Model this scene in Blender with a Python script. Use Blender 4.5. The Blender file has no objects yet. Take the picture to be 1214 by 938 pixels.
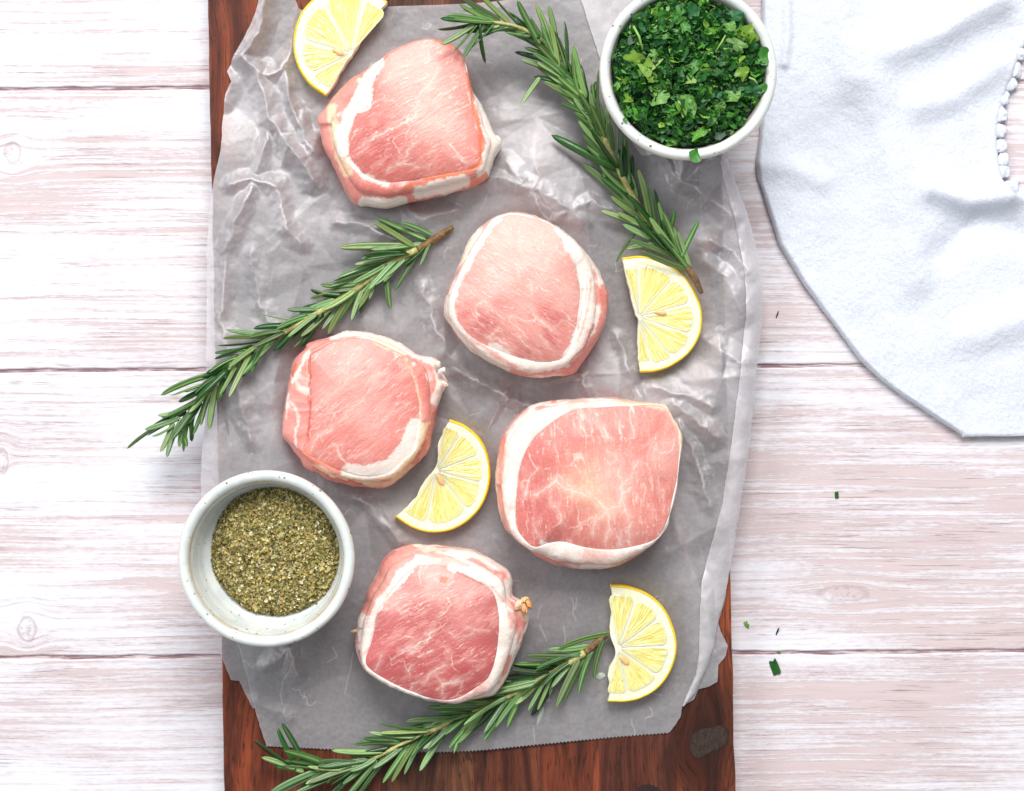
import bpy, math, random
import numpy as np
from mathutils import Vector, Matrix, geometry

random.seed(7)
RNG = np.random.default_rng(11)
SC = bpy.context.scene
COL = SC.collection

# ------------------------------------------------------------------ camera
H = 0.92                      # camera height above the table (m)
S = 0.0004                    # metres per photograph pixel on the table
CX, CY = 607.0, 469.0
cam_d = bpy.data.cameras.new('camera')
cam_d.sensor_width = 36.0
cam_d.lens = 36.0 * H / (1214 * S)
cam_d.clip_start, cam_d.clip_end = 0.05, 20.0
cam = bpy.data.objects.new('camera', cam_d)
cam.location = (0, 0, H)
COL.objects.link(cam)
SC.camera = cam

# ------------------------------------------------------------------ world, window light and added fill
world = bpy.data.worlds.new('World')
SC.world = world
world.use_nodes = True
bg = world.node_tree.nodes['Background']
bg.inputs['Color'].default_value = (0.93, 0.96, 1.0, 1)
bg.inputs['Strength'].default_value = 0.41

def area_lamp(name, loc, target, size, size_y, watts, color):
    d = bpy.data.lights.new(name, 'AREA')
    d.shape = 'RECTANGLE'
    d.size, d.size_y, d.energy, d.color = size, size_y, watts, color
    o = bpy.data.objects.new(name, d)
    o.location = loc
    o.rotation_euler = (Vector(target) - Vector(loc)).to_track_quat('-Z', 'Y').to_euler()
    COL.objects.link(o)
    return o
area_lamp('window_light', (0.12, 1.74, 1.90), (-0.02, 0.0, 0.02), 1.5, 1.0, 76.0, (1.0, 0.985, 0.96))
area_lamp('side_fill_light', (-2.0, 0.9, 1.9), (0.0, 0.0, 0.02), 1.6, 1.2, 33.0, (0.95, 0.975, 1.0))  # added fill lamp, no known source; brightens the left side

SC.view_settings.view_transform = 'Standard'
SC.view_settings.look = 'None'
SC.view_settings.exposure = 0.0
SC.view_settings.gamma = 1.0
SC.view_settings.use_curve_mapping = False
SC.render.engine = 'CYCLES'
SC.cycles.max_bounces = 10
SC.cycles.transparent_max_bounces = 12

# ------------------------------------------------------------------ helpers
BT = 0.018                    # top of the cutting board
def k_at(z): return S * (H - z) / H
def at(px, py, z=0.0):
    k = k_at(z)
    return ((np.asarray(px, float) - CX) * k, -(np.asarray(py, float) - CY) * k)
def P3(px, py, z): 
    x, y = at(px, py, z)
    return Vector((float(x), float(y), z))
def lin(r, g, b):
    c = np.array([r, g, b], float) / 255.0
    return np.where(c <= 0.04045, c / 12.92, ((c + 0.055) / 1.055) ** 2.4)
def lin4(r, g, b): return tuple(lin(r, g, b)) + (1.0,)
def sstep(a, b, x):
    t = np.clip((x - a) / (b - a), 0, 1)
    return t * t * (3 - 2 * t)

class Noise:                  # smooth value noise on a periodic lattice
    def __init__(s, seed): s.t = np.random.default_rng(seed).random((256, 256)) * 2 - 1
    def __call__(s, x, y):
        x = np.asarray(x, float); y = np.asarray(y, float)
        xi = np.floor(x).astype(int); yi = np.floor(y).astype(int)
        fx = x - xi; fy = y - yi
        fx = fx * fx * fx * (fx * (fx * 6 - 15) + 10); fy = fy * fy * fy * (fy * (fy * 6 - 15) + 10)
        a = s.t[yi & 255, xi & 255]; b = s.t[yi & 255, (xi + 1) & 255]
        c = s.t[(yi + 1) & 255, xi & 255]; d = s.t[(yi + 1) & 255, (xi + 1) & 255]
        return (a * (1 - fx) + b * fx) * (1 - fy) + (c * (1 - fx) + d * fx) * fy
    def fbm(s, x, y, o=4, g=0.5):
        v = 0; a = 1; n = 0
        for i in range(o):
            v = v + a * s(x * 2 ** i + 17.3 * i, y * 2 ** i + 9.1 * i); n += a; a *= g
        return v / n
NZ = [Noise(100 + i) for i in range(12)]

def seg_dist(px, py, pts):    # distance from points to a polyline
    best = np.full(np.shape(px), 1e9)
    for (x0, y0), (x1, y1) in zip(pts[:-1], pts[1:]):
        dx, dy = x1 - x0, y1 - y0
        t = np.clip(((px - x0) * dx + (py - y0) * dy) / (dx * dx + dy * dy + 1e-9), 0, 1)
        best = np.minimum(best, np.hypot(px - x0 - t * dx, py - y0 - t * dy))
    return best

def resample(pts, n, smooth=True):
    p = np.array(pts, float)
    if smooth and len(p) > 2:
        q = np.vstack([2 * p[0] - p[1], p, 2 * p[-1] - p[-2]])
        out = []
        for i in range(1, len(q) - 2):
            t = np.linspace(0, 1, 16, endpoint=False)[:, None]
            a, b, c, d = q[i - 1], q[i], q[i + 1], q[i + 2]
            out.append(0.5 * (2 * b + (c - a) * t + (2 * a - 5 * b + 4 * c - d) * t ** 2 + (3 * b - a - 3 * c + d) * t ** 3))
        p = np.vstack(out + [p[-1:]])
    L = np.concatenate([[0], np.cumsum(np.hypot(*np.diff(p, axis=0).T))])
    s = np.linspace(0, L[-1], n)
    return np.stack([np.interp(s, L, p[:, i]) for i in range(p.shape[1])], 1)

def mesh_obj(name, verts, faces, mat=None, parent=None, smooth=True, attrs=None, mats=None, fmat=None):
    me = bpy.data.meshes.new(name)
    if isinstance(verts, np.ndarray) and isinstance(faces, np.ndarray):
        n = faces.shape[1]
        me.vertices.add(len(verts)); me.vertices.foreach_set('co', verts.astype(np.float32).ravel())
        me.loops.add(faces.size); me.loops.foreach_set('vertex_index', faces.astype(np.int32).ravel())
        me.polygons.add(len(faces))
        me.polygons.foreach_set('loop_start', np.arange(0, faces.size, n, dtype=np.int32))
        me.polygons.foreach_set('loop_total', np.full(len(faces), n, dtype=np.int32))
        me.update(calc_edges=True)
    else:
        me.from_pydata([tuple(v) for v in verts], [], [tuple(f) for f in faces]); me.update()
    if smooth: me.polygons.foreach_set('use_smooth', np.ones(len(me.polygons), bool))
    for k, v in (attrs or {}).items():
        v = np.asarray(v, float)
        if v.ndim == 2:
            a = me.attributes.new(k, 'FLOAT_COLOR', 'POINT')
            if v.shape[1] == 3: v = np.hstack([v, np.ones((len(v), 1))])
            a.data.foreach_set('color', v.astype(np.float32).ravel())
        else:
            a = me.attributes.new(k, 'FLOAT', 'POINT'); a.data.foreach_set('value', v.astype(np.float32))
    for m in (mats or ([mat] if mat else [])): me.materials.append(m)
    if fmat is not None: me.polygons.foreach_set('material_index', np.asarray(fmat, np.int32))
    o = bpy.data.objects.new(name, me)
    COL.objects.link(o)
    if parent: o.parent = parent
    return o

def grid_faces(nr, nc, wrap=False, flip=False):
    i = np.arange(nr - 1)[:, None]; j = np.arange(nc if wrap else nc - 1)[None, :]
    j1 = (j + 1) % nc
    f = np.stack([i * nc + j + 0 * i, i * nc + j1 + 0 * i, (i + 1) * nc + j1, (i + 1) * nc + j], -1).reshape(-1, 4)
    return f[:, ::-1].copy() if flip else f

def tag(o, label, cat, group=None):
    o['label'] = label; o['category'] = cat
    if group: o['group'] = group
    return o
def empty(name, loc=(0, 0, 0)):
    o = bpy.data.objects.new(name, None)
    o.empty_display_size = 0.01
    o.location = loc
    COL.objects.link(o)
    return o

# ------------------------------------------------------------------ material helper
class NT:
    def __init__(s, name):
        s.m = bpy.data.materials.new(name); s.m.use_nodes = True
        s.t = s.m.node_tree; s.t.nodes.clear()
        s.out = s.n('ShaderNodeOutputMaterial')
    def n(s, ty, **kw):
        nd = s.t.nodes.new(ty)
        for k, v in kw.items():
            if hasattr(nd, k): setattr(nd, k, v)
        return nd
    def l(s, a, b): s.t.links.new(a, b)
    def setv(s, sock, v):
        if isinstance(v, bpy.types.NodeSocket): s.l(v, sock)
        elif v is not None: sock.default_value = v
    def math(s, op, a, b=None, c=None, clamp=False):
        nd = s.n('ShaderNodeMath', operation=op); nd.use_clamp = clamp
        s.setv(nd.inputs[0], a); s.setv(nd.inputs[1], b)
        if c is not None: s.setv(nd.inputs[2], c)
        return nd.outputs[0]
    def vmath(s, op, a, b=None):
        nd = s.n('ShaderNodeVectorMath', operation=op)
        s.setv(nd.inputs[0], a); s.setv(nd.inputs[1], b)
        return nd.outputs['Value'] if op in ('LENGTH', 'DISTANCE', 'DOT_PRODUCT') else nd.outputs[0]
    def noise(s, vec, scale=1.0, detail=4, rough=0.55, dist=0.0):
        nd = s.n('ShaderNodeTexNoise')
        s.l(vec, nd.inputs['Vector'])
        nd.inputs['Scale'].default_value = scale; nd.inputs['Detail'].default_value = detail
        nd.inputs['Roughness'].default_value = rough; nd.inputs['Distortion'].default_value = dist
        return nd.outputs['Fac']
    def vor(s, vec, scale, feature='F1', rnd=1.0):
        nd = s.n('ShaderNodeTexVoronoi', feature=feature)
        s.l(vec, nd.inputs['Vector']); nd.inputs['Scale'].default_value = scale
        nd.inputs['Randomness'].default_value = rnd
        return nd
    def ramp(s, v, a, b, lo=0.0, hi=1.0):
        nd = s.n('ShaderNodeMapRange'); nd.interpolation_type = 'SMOOTHSTEP'
        s.setv(nd.inputs['Value'], v)
        nd.inputs['From Min'].default_value = a; nd.inputs['From Max'].default_value = b
        nd.inputs['To Min'].default_value = lo; nd.inputs['To Max'].default_value = hi
        return nd.outputs[0]
    def mix(s, f, a, b, blend='MIX'):
        nd = s.n('ShaderNodeMix', data_type='RGBA', blend_type=blend)
        s.setv(nd.inputs[0], f); s.setv(nd.inputs[6], a); s.setv(nd.inputs[7], b)
        return nd.outputs[2]
    def attr(s, name, kind='Color'):
        nd = s.n('ShaderNodeAttribute'); nd.attribute_name = name
        return nd.outputs[kind]
    def coord(s): return s.n('ShaderNodeTexCoord').outputs['Object']
    def scale(s, vec, xyz): return s.vmath('MULTIPLY', vec, xyz)
    def bump(s, h, strength, dist, normal=None):
        nd = s.n('ShaderNodeBump')
        nd.inputs['Strength'].default_value = strength; nd.inputs['Distance'].default_value = dist
        s.l(h, nd.inputs['Height'])
        if normal is not None: s.l(normal, nd.inputs['Normal'])
        return nd.outputs[0]
    def bsdf(s, **kw):
        nd = s.n('ShaderNodeBsdfPrincipled')
        for k, v in kw.items():
            s.setv(nd.inputs[k.replace('_', ' ')], v)
        return nd
    def done(s, sh):
        s.l(sh.outputs[0] if hasattr(sh, 'outputs') else sh, s.out.inputs['Surface']); return s.m

# ------------------------------------------------------------------ whitewashed plank table
ROT = math.radians(0.38)
def px_to_plank(px, py):      # photograph pixel -> plank coordinates
    x, y = at(px, py, 0.0)
    c, s = math.cos(-ROT), math.sin(-ROT)
    return float(x * c - y * s), float(x * s + y * c)

def plank_material():
    t = NT('whitewashed_plank')
    co = t.coord()
    info = t.n('ShaderNodeObjectInfo')
    off = t.math('MULTIPLY', info.outputs['Random'], 9.0)
    cx = t.n('ShaderNodeCombineXYZ'); t.l(off, cx.inputs[0]); t.l(off, cx.inputs[1]); t.l(off, cx.inputs[2])
    knots = [(15, 181, 10, 13), (3, 546, 7, 15), (32, 746, 11, 15), (1000, 704, 30, 10)]
    ringsum = None; warp = None
    for (kx, ky, rx, ry) in knots:
        wx, wy = px_to_plank(kx, ky)
        d = t.vmath('SUBTRACT', co, (wx, wy, 0.0))
        d = t.scale(d, (1 / (rx * S), 1 / (ry * S), 0.0))
        sp = t.n('ShaderNodeSeparateXYZ'); t.l(d, sp.inputs[0])
        L = t.vmath('LENGTH', d)
        wob = t.math('ADD', L, t.math('MULTIPLY', t.math('SUBTRACT', t.noise(co, 260, 3), 0.5), 0.55))
        edge = t.math('SUBTRACT', 1.0, t.math('ABSOLUTE', t.math('DIVIDE', t.math('SUBTRACT', wob, 0.92), 0.22)), clamp=True)
        inner = t.math('MULTIPLY', t.ramp(wob, 0.9, 0.75), t.ramp(t.noise(co, 420, 4), 0.45, 0.65, 0, 0.55))
        r = t.math('MAXIMUM', t.math('MULTIPLY', edge, 0.75 if rx < 20 else 0.5), inner)
        ringsum = r if ringsum is None else t.math('MAXIMUM', ringsum, r)
        # grain flows round the knot
        w = t.math('MULTIPLY', sp.outputs[1], t.math('POWER', 2.718, t.math('MULTIPLY', t.math('MULTIPLY', L, L), -0.28)))
        w = t.math('MULTIPLY', w, -ry * S * 0.75)
        warp = w if warp is None else t.math('ADD', warp, w)
    c2 = t.n('ShaderNodeCombineXYZ'); t.l(warp, c2.inputs[1])
    lo = t.math('MULTIPLY', t.math('SUBTRACT', t.noise(t.scale(co, (6, 14, 1)), 1.0, 2), 0.5), 0.006)
    c3 = t.n('ShaderNodeCombineXYZ'); t.l(lo, c3.inputs[1])
    v = t.vmath('ADD', t.vmath('ADD', co, c2.outputs[0]), c3.outputs[0])
    v = t.vmath('ADD', v, cx.outputs[0])
    streak = t.noise(t.scale(v, (8, 420, 1)), 1.0, 7, 0.68, 0.15)
    fine = t.noise(t.scale(v, (26, 1150, 1)), 1.0, 4, 0.65)
    patch = t.noise(t.scale(v, (8, 40, 1)), 1.0, 4, 0.55)
    chip = t.noise(t.scale(v, (210, 760, 1)), 1.0, 5, 0.7)
    hair = t.noise(t.scale(v, (7, 520, 1)), 1.0, 5, 0.6, 0.1)
    hairm = t.noise(t.scale(v, (16, 60, 1)), 1.0, 3, 0.6)
    sep = t.n('ShaderNodeSeparateXYZ'); t.l(co, sep.inputs[0])
    side = t.ramp(sep.outputs[0], -0.12, 0.14, -0.012, 0.060)      # the paint is more worn on the right
    w = t.math('ADD', streak, t.math('MULTIPLY', t.math('SUBTRACT', patch, 0.5), 0.80))
    w = t.math('ADD', w, t.math('MULTIPLY', t.math('SUBTRACT', chip, 0.5), 0.46))
    w = t.math('ADD', w, t.math('MULTIPLY', t.math('SUBTRACT', fine, 0.5), 0.30))
    w = t.math('ADD', w, side)
    wear = t.ramp(w, 0.555, 0.625)
    thin = t.ramp(w, 0.34, 0.58, 0.05, 0.42)                        # paint rubbed thin
    wood = t.mix(t.noise(t.scale(v, (30, 300, 1)), 1.0, 3), lin4(214, 184, 180), lin4(176, 140, 136))
    paint = t.mix(t.noise(t.scale(v, (9, 30, 1)), 1.0, 3), lin4(240, 240, 245), lin4(228, 232, 242))
    col = t.mix(t.math('MAXIMUM', t.math('MULTIPLY', wear, 0.66), thin), paint, wood)
    crack = t.math('MULTIPLY', t.ramp(fine, 0.60, 0.70), t.ramp(w, 0.50, 0.66))
    col = t.mix(t.math('MULTIPLY', crack, 0.62), col, lin4(112, 82, 84))
    hl = t.math('MULTIPLY', t.ramp(t.math('ABSOLUTE', t.math('SUBTRACT', hair, 0.5)), 0.016, 0.004), t.ramp(hairm, 0.50, 0.62))
    col = t.mix(t.math('MULTIPLY', hl, 0.60), col, lin4(128, 92, 92))
    col = t.mix(t.math('MULTIPLY', ringsum, 0.62), col, lin4(150, 122, 122))
    hgt = t.math('SUBTRACT', t.math('MULTIPLY', fine, 0.5), t.math('MULTIPLY', wear, 0.9))
    b = t.bsdf(Base_Color=col, Roughness=t.math('ADD', 0.5, t.math('MULTIPLY', wear, 0.25)), Normal=t.bump(hgt, 0.35, 0.0006))
    b.inputs['Specular IOR Level'].default_value = 0.35
    return t.done(b)
M_PLANK = plank_material()
gt = NT('groove_wood')
gc = gt.coord()
M_GROOVE = gt.done(gt.bsdf(Base_Color=gt.mix(gt.ramp(gt.noise(gt.scale(gc, (60, 400, 1)), 1.0, 4), 0.4, 0.65), lin4(140, 108, 114), lin4(214, 198, 200)), Roughness=0.8))

table = empty('table')
table['kind'] = 'structure'; table['label'] = 'whitewashed wooden planks running across the picture under everything'
table.rotation_euler[2] = ROT
def bevel_box(name, x0, x1, y0, y1, z0, z1, bev, mat, parent, nx=1, jit=0.0):
    # a board with chamfered upper edges; long edges slightly uneven
    xs = np.linspace(x0, x1, nx + 1); V = []; F = []
    for x in xs:
        j0 = jit * float(NZ[0].fbm(x * 90, y0 * 50 + 3, 4)); j1 = jit * float(NZ[1].fbm(x * 90, y1 * 50 + 7, 4))
        a, b = y0 + j0, y1 + j1
        V += [(x, a, z0), (x, a, z1 - bev), (x, a + bev * 0.4, z1 - bev * 0.3), (x, a + bev, z1),
              (x, b - bev, z1), (x, b - bev * 0.4, z1 - bev * 0.3), (x, b, z1 - bev), (x, b, z0)]
    for i in range(nx):
        for k in range(8):
            k1 = (k + 1) % 8
            F.append((i * 8 + k, i * 8 + k1, (i + 1) * 8 + k1, (i + 1) * 8 + k))
    F.append(tuple(range(7, -1, -1))); F.append(tuple(nx * 8 + k for k in range(8)))
    F = [f[::-1] for f in F]
    return mesh_obj(name, V, F, mat, parent, smooth=False)
seams = [-238, 101.5, 436, 776.0, 1114]
for a, b in zip(seams[:-1], seams[1:]):
    _, ya = px_to_plank(607, a); _, yb = px_to_plank(607, b)
    gap = 0.0008
    bevel_box('plank', -0.42, 0.42, yb + gap, ya - gap, -0.016, 0.0, 0.0007, M_PLANK, table, 240, 0.0007)
bevel_box('groove_backing', -0.42, 0.42, -0.27, 0.30, -0.024, -0.0009, 0.0005, M_GROOVE, table)

# ------------------------------------------------------------------ cutting board
def board_material(name):
    t = NT(name)
    co = t.coord()
    info = t.n('ShaderNodeObjectInfo')
    off = t.math('MULTIPLY', info.outputs['Random'], 5.0)
    cx = t.n('ShaderNodeCombineXYZ'); t.l(off, cx.inputs[0]); t.l(off, cx.inputs[1])
    kx, ky = at(838, 882, BT)
    d = t.vmath('SUBTRACT', co, (float(kx), float(ky), BT))
    d = t.scale(d, (1 / 0.018, 1 / 0.028, 0.0))
    sp = t.n('ShaderNodeSeparateXYZ'); t.l(d, sp.inputs[0])
    L = t.vmath('LENGTH', d)
    fall = t.math('POWER', 2.718, t.math('MULTIPLY', t.math('MULTIPLY', L, L), -0.9))
    wv = t.n('ShaderNodeCombineXYZ'); t.l(t.math('MULTIPLY', t.math('MULTIPLY', sp.outputs[0], fall), -0.018), wv.inputs[0])
    lo = t.n('ShaderNodeCombineXYZ')
    t.l(t.math('MULTIPLY', t.math('SUBTRACT', t.noise(t.scale(co, (24, 7, 1)), 1.0, 2), 0.5), 0.03), lo.inputs[0])
    v = t.vmath('ADD', t.vmath('ADD', t.vmath('ADD', co, wv.outputs[0]), lo.outputs[0]), cx.outputs[0])
    band = t.noise(t.scale(v, (85, 4, 1)), 1.0, 4, 0.6)
    fib = t.noise(t.scale(v, (900, 26, 1)), 1.0, 3, 0.6)
    pore = t.noise(t.scale(v, (1500, 110, 1)), 1.0, 2, 0.5)
    tint = info.outputs['Color']
    dark = t.mix(1.0, tint, (0.16, 0.12, 0.11, 1), 'MULTIPLY')
    col = t.mix(t.ramp(band, 0.36, 0.66), tint, dark)
    col = t.mix(t.ramp(fib, 0.42, 0.66, 0, 0.75), col, t.mix(1.0, tint, (0.34, 0.26, 0.22, 1), 'MULTIPLY'))
    col = t.mix(t.ramp(pore, 0.56, 0.68, 0, 0.7), col, lin4(24, 12, 8))
    col = t.mix(t.math('MULTIPLY', fall, 0.75), col, lin4(38, 14, 8))
    mot = t.noise(t.scale(co, (75, 16, 1)), 1.0, 5, 0.65, 0.6)
    col = t.mix(t.ramp(mot, 0.48, 0.66, 0.0, 0.62), col, lin4(26, 12, 9))
    b = t.bsdf(Base_Color=col, Roughness=t.ramp(fib, 0.3, 0.7, 0.38, 0.6), Normal=t.bump(t.math('SUBTRACT', fib, t.math('MULTIPLY', pore, 0.6)), 0.25, 0.0004))
    b.inputs['Specular IOR Level'].default_value = 0.35
    return t.done(b)
M_BOARD = board_material('oiled_acacia')
board = tag(empty('cutting_board'), 'reddish brown wooden cutting board lying on the white planks', 'cutting board')
def board_x(f, py):           # f: 0 left edge .. 1 right edge
    L_ = 246 + (266 - 246) * py / 938.0
    return L_ + f * 606
staves = [(0.0, 0.100, (158, 76, 44)), (0.100, 0.305, (132, 70, 46)), (0.305, 0.49, (126, 78, 54)),
          (0.49, 0.62, (130, 70, 46)), (0.62, 0.735, (146, 72, 44)), (0.735, 0.885, (118, 62, 44)), (0.885, 1.0, (150, 76, 44))]
ROWS = 90
for i, (f0, f1, c) in enumerate(staves):
    pys = np.linspace(-130, 1070, ROWS)
    V = []; F = []
    last = i == len(staves) - 1
    for py in pys:
        xa = board_x(f0, py); xb = board_x(f1, py)
        if i == 0: xa += 1.3 * float(NZ[3].fbm(py / 40, 2.2, 4))
        if last: xb += 1.3 * float(NZ[3].fbm(py / 40, 8.2, 4))
        ax, ay = at(xa, py, BT); bx, by = at(xb, py, BT)
        ax = float(ax) + 0.00001; bx = float(bx) - 0.00001
        ba = 0.0011 if i == 0 else 0.00008
        bb = 0.0011 if last else 0.00008
        ay = float(ay)
        V += [(ax, ay, 0.0006), (ax, ay, BT - ba), (ax + ba * 0.35, ay, BT - ba * 0.3), (ax + ba, ay, BT),
              (bx - bb, ay, BT), (bx - bb * 0.35, ay, BT - bb * 0.3), (bx, ay, BT - bb), (bx, ay, 0.0006)]
    for r in range(ROWS - 1):
        for k in range(8):
            k1 = (k + 1) % 8
            F.append((r * 8 + k, (r + 1) * 8 + k, (r + 1) * 8 + k1, r * 8 + k1))
    F.append(tuple(range(8))); F.append(tuple((ROWS - 1) * 8 + k for k in range(7, -1, -1)))
    F = [f[::-1] for f in F]
    o = mesh_obj('stave', V, F, M_BOARD, board, smooth=False)
    o.color = lin4(*c)
# the dead knot near the lower right corner
def poly_disc(name, pts, z0, z1, mat, parent, n=60, jit=0.6, seed=0, zref=None):
    q = resample(list(pts) + [pts[0]], n + 1)[:-1]
    q = q + jit * np.stack([NZ[seed](np.arange(n) * 0.7, 0.5 + 0 * np.arange(n)), NZ[seed + 1](np.arange(n) * 0.7, 3.5 + 0 * np.arange(n))], 1)
    x, y = at(q[:, 0], q[:, 1], zref if zref is not None else z1)
    V = [(x[i], y[i], z0) for i in range(n)] + [(x[i], y[i], z1) for i in range(n)]
    F = [tuple(range(n, 2 * n))] + [(i, (i + 1) % n, n + (i + 1) % n, n + i) for i in range(n)]
    if sum((x[i] * y[(i + 1) % n] - x[(i + 1) % n] * y[i]) for i in range(n)) < 0: F = [f[::-1] for f in F]
    return mesh_obj(name, V, F, mat, parent, smooth=False)
tk = NT('knot_wood'); kc = tk.coord()
M_KNOT = tk.done(tk.bsdf(Base_Color=tk.mix(tk.ramp(tk.noise(tk.scale(kc, (700, 220, 1)), 1.0, 6, 0.75, 0.4), 0.35, 0.7), lin4(28, 18, 14), lin4(66, 44, 30)), Roughness=0.65, Normal=tk.bump(tk.noise(kc, 900, 4), 0.5, 0.0005)))
tk = NT('knot_bark'); kc = tk.coord()
M_BARK = tk.done(tk.bsdf(Base_Color=tk.mix(tk.noise(kc, 500, 4), lin4(20, 12, 10), lin4(54, 26, 16)), Roughness=0.8))
kn = [(820, 872), (836, 864), (856, 862), (862, 870), (860, 882), (846, 890), (828, 898), (821, 893), (818, 882)]
kc_ = np.mean(kn, axis=0)
o = poly_disc('knot', [tuple(kc_ + (np.array(p) - kc_) * 1.08) for p in kn], BT - 0.002, BT + 0.00012, M_BARK, board, jit=1.6, seed=2)
poly_disc('knot_heart', kn, BT - 0.002, BT + 0.00024, M_KNOT, o, jit=1.2, seed=4)
poly_disc('knot', [(757, 934), (765, 930), (778, 933), (792, 944), (770, 948), (756, 944)], BT - 0.002, BT + 0.00012, M_BARK, board, jit=1.4, seed=5)

# ------------------------------------------------------------------ shapes shared with the paper
def zoomed(pts, ox, oy, sc): return [(ox + x / sc, oy + y / sc) for x, y in pts]
MEATS = []
def meat_spec(**k): MEATS.append(k)
FAT, LEAN, PALE, DARK, ORANGE, CREAM, RED, PINK = (lin(250, 234, 224), lin(226, 128, 118), lin(240, 186, 174), lin(196, 84, 82),
    lin(232, 118, 70), lin(246, 214, 176), lin(206, 70, 54), lin(236, 160, 148))

meat_spec(label='squared bacon wrapped pork round with pointed white fat corner, nearest the top edge',
  o=(365, 35), s=4.2625, c=(500, 470), h=0.028, fiber=(0.85, -0.5), lean=lin(228, 128, 116),
  O=[(600,45),(660,55),(740,90),(785,130),(810,200),(830,290),(870,360),(900,430),(930,500),(970,555),(972,585),(940,640),(920,690),(900,735),(830,780),(760,800),(640,835),(500,862),(380,890),(310,880),(240,875),(200,830),(150,740),(110,650),(75,590),(55,500),(42,435),(75,390),(140,310),(200,245),(300,180),(400,115),(500,70)],
  L=[(410,130),(340,220),(325,300),(300,400),(225,430),(195,550),(215,650),(270,725),(400,780),(600,755),(800,720),(865,690),(880,600),(850,500),(845,420),(820,300),(800,200),(770,110),(680,70),(600,58),(500,85)],
  A=None, af=0.55, ring='pink',
  strokes=[([(120,390),(135,500),(160,620),(200,720)],52,CREAM,.75),([(355,175),(315,250),(275,330),(220,430),(180,530),(180,610)],62,FAT,1),([(290,330),(275,380)],95,FAT,1),([(205,660),(270,735),(400,788)],24,FAT,.9),
    ([(845,340),(885,430),(920,520),(945,580),(905,660),(885,720)],74,FAT,1),([(560,815),(680,790),(780,757)],66,FAT,1),([(280,865),(370,872),(480,855)],46,FAT,1),([(260,790),(420,830),(520,800)],40,LEAN,.8),
    ([(805,240),(822,330),(848,430),(872,560),(872,670),(800,722),(700,742),(590,755)],20,ORANGE,.9),([(650,62),(730,92)],28,ORANGE,.8),([(900,730),(830,778)],30,ORANGE,.8),([(480,800),(600,775)],16,ORANGE,.7)],
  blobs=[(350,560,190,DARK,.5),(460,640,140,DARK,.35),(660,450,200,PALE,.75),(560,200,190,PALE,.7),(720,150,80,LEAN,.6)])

meat_spec(label='palest bacon wrapped pork round, in the middle of the board beside the upright lemon half',
  o=(515, 240), s=4.364, c=(470, 480), h=0.030, fiber=(0.8, 0.55), lean=lin(232, 152, 140),
  O=[(440,42),(520,65),(620,110),(720,185),(790,260),(850,340),(885,420),(903,480),(890,590),(860,680),(800,780),(720,880),(620,895),(500,903),(400,880),(300,830),(200,770),(130,700),(90,640),(50,580),(55,500),(75,430),(110,360),(140,280),(180,190),(250,110),(330,65),(390,45)],
  L=[(400,66),(520,85),(620,135),(690,220),(730,330),(752,440),(745,580),(720,700),(675,805),(560,830),(430,810),(330,775),(220,720),(150,660),(105,570),(120,460),(180,330),(240,210),(300,115),(350,80)],
  A=[(430,52),(530,74),(640,127),(740,212),(800,300),(830,400),(840,500),(825,620),(790,730),(720,820),(620,872),(500,884),(390,862),(280,812),(170,722),(100,640),(68,560),(80,470),(130,350),(195,225),(295,90),(370,58)], ring='fat',
  strokes=[([(335,85),(255,180),(195,290),(125,420),(90,520)],34,FAT,1),([(85,540),(115,630),(180,715),(265,795),(380,862)],34,FAT,.95),([(130,600),(190,690),(300,775),(420,850)],26,PINK,.7),([(300,740),(400,805),(500,835),(600,850),(680,815)],38,FAT,.9),
    ([(690,205),(745,300),(778,420),(788,540),(765,650),(720,750),(680,815)],62,FAT,1),([(640,150),(720,230)],40,FAT,.8),([(806,400),(800,500),(780,610),(740,720)],7,RED,.45),([(785,420),(782,560),(750,690)],5,RED,.4),
    ([(757,450),(750,580),(735,660)],9,RED,.5),([(790,270),(850,360),(868,420)],40,FAT,1),([(885,445),(890,560),(850,680),(785,790),(700,872)],56,LEAN,.85),([(820,630),(765,760),(690,828)],10,RED,.8),([(560,885),(700,870)],20,LEAN,.8),([(200,190),(150,300)],26,CREAM,.5)],
  blobs=[(470,240,290,PALE,.9),(330,400,150,PALE,.5),(585,590,95,DARK,.55),(600,700,70,DARK,.45),(250,610,105,DARK,.5),(490,785,65,DARK,.5),(170,620,60,LEAN,.6),(680,450,90,PALE,.4)])

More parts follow.
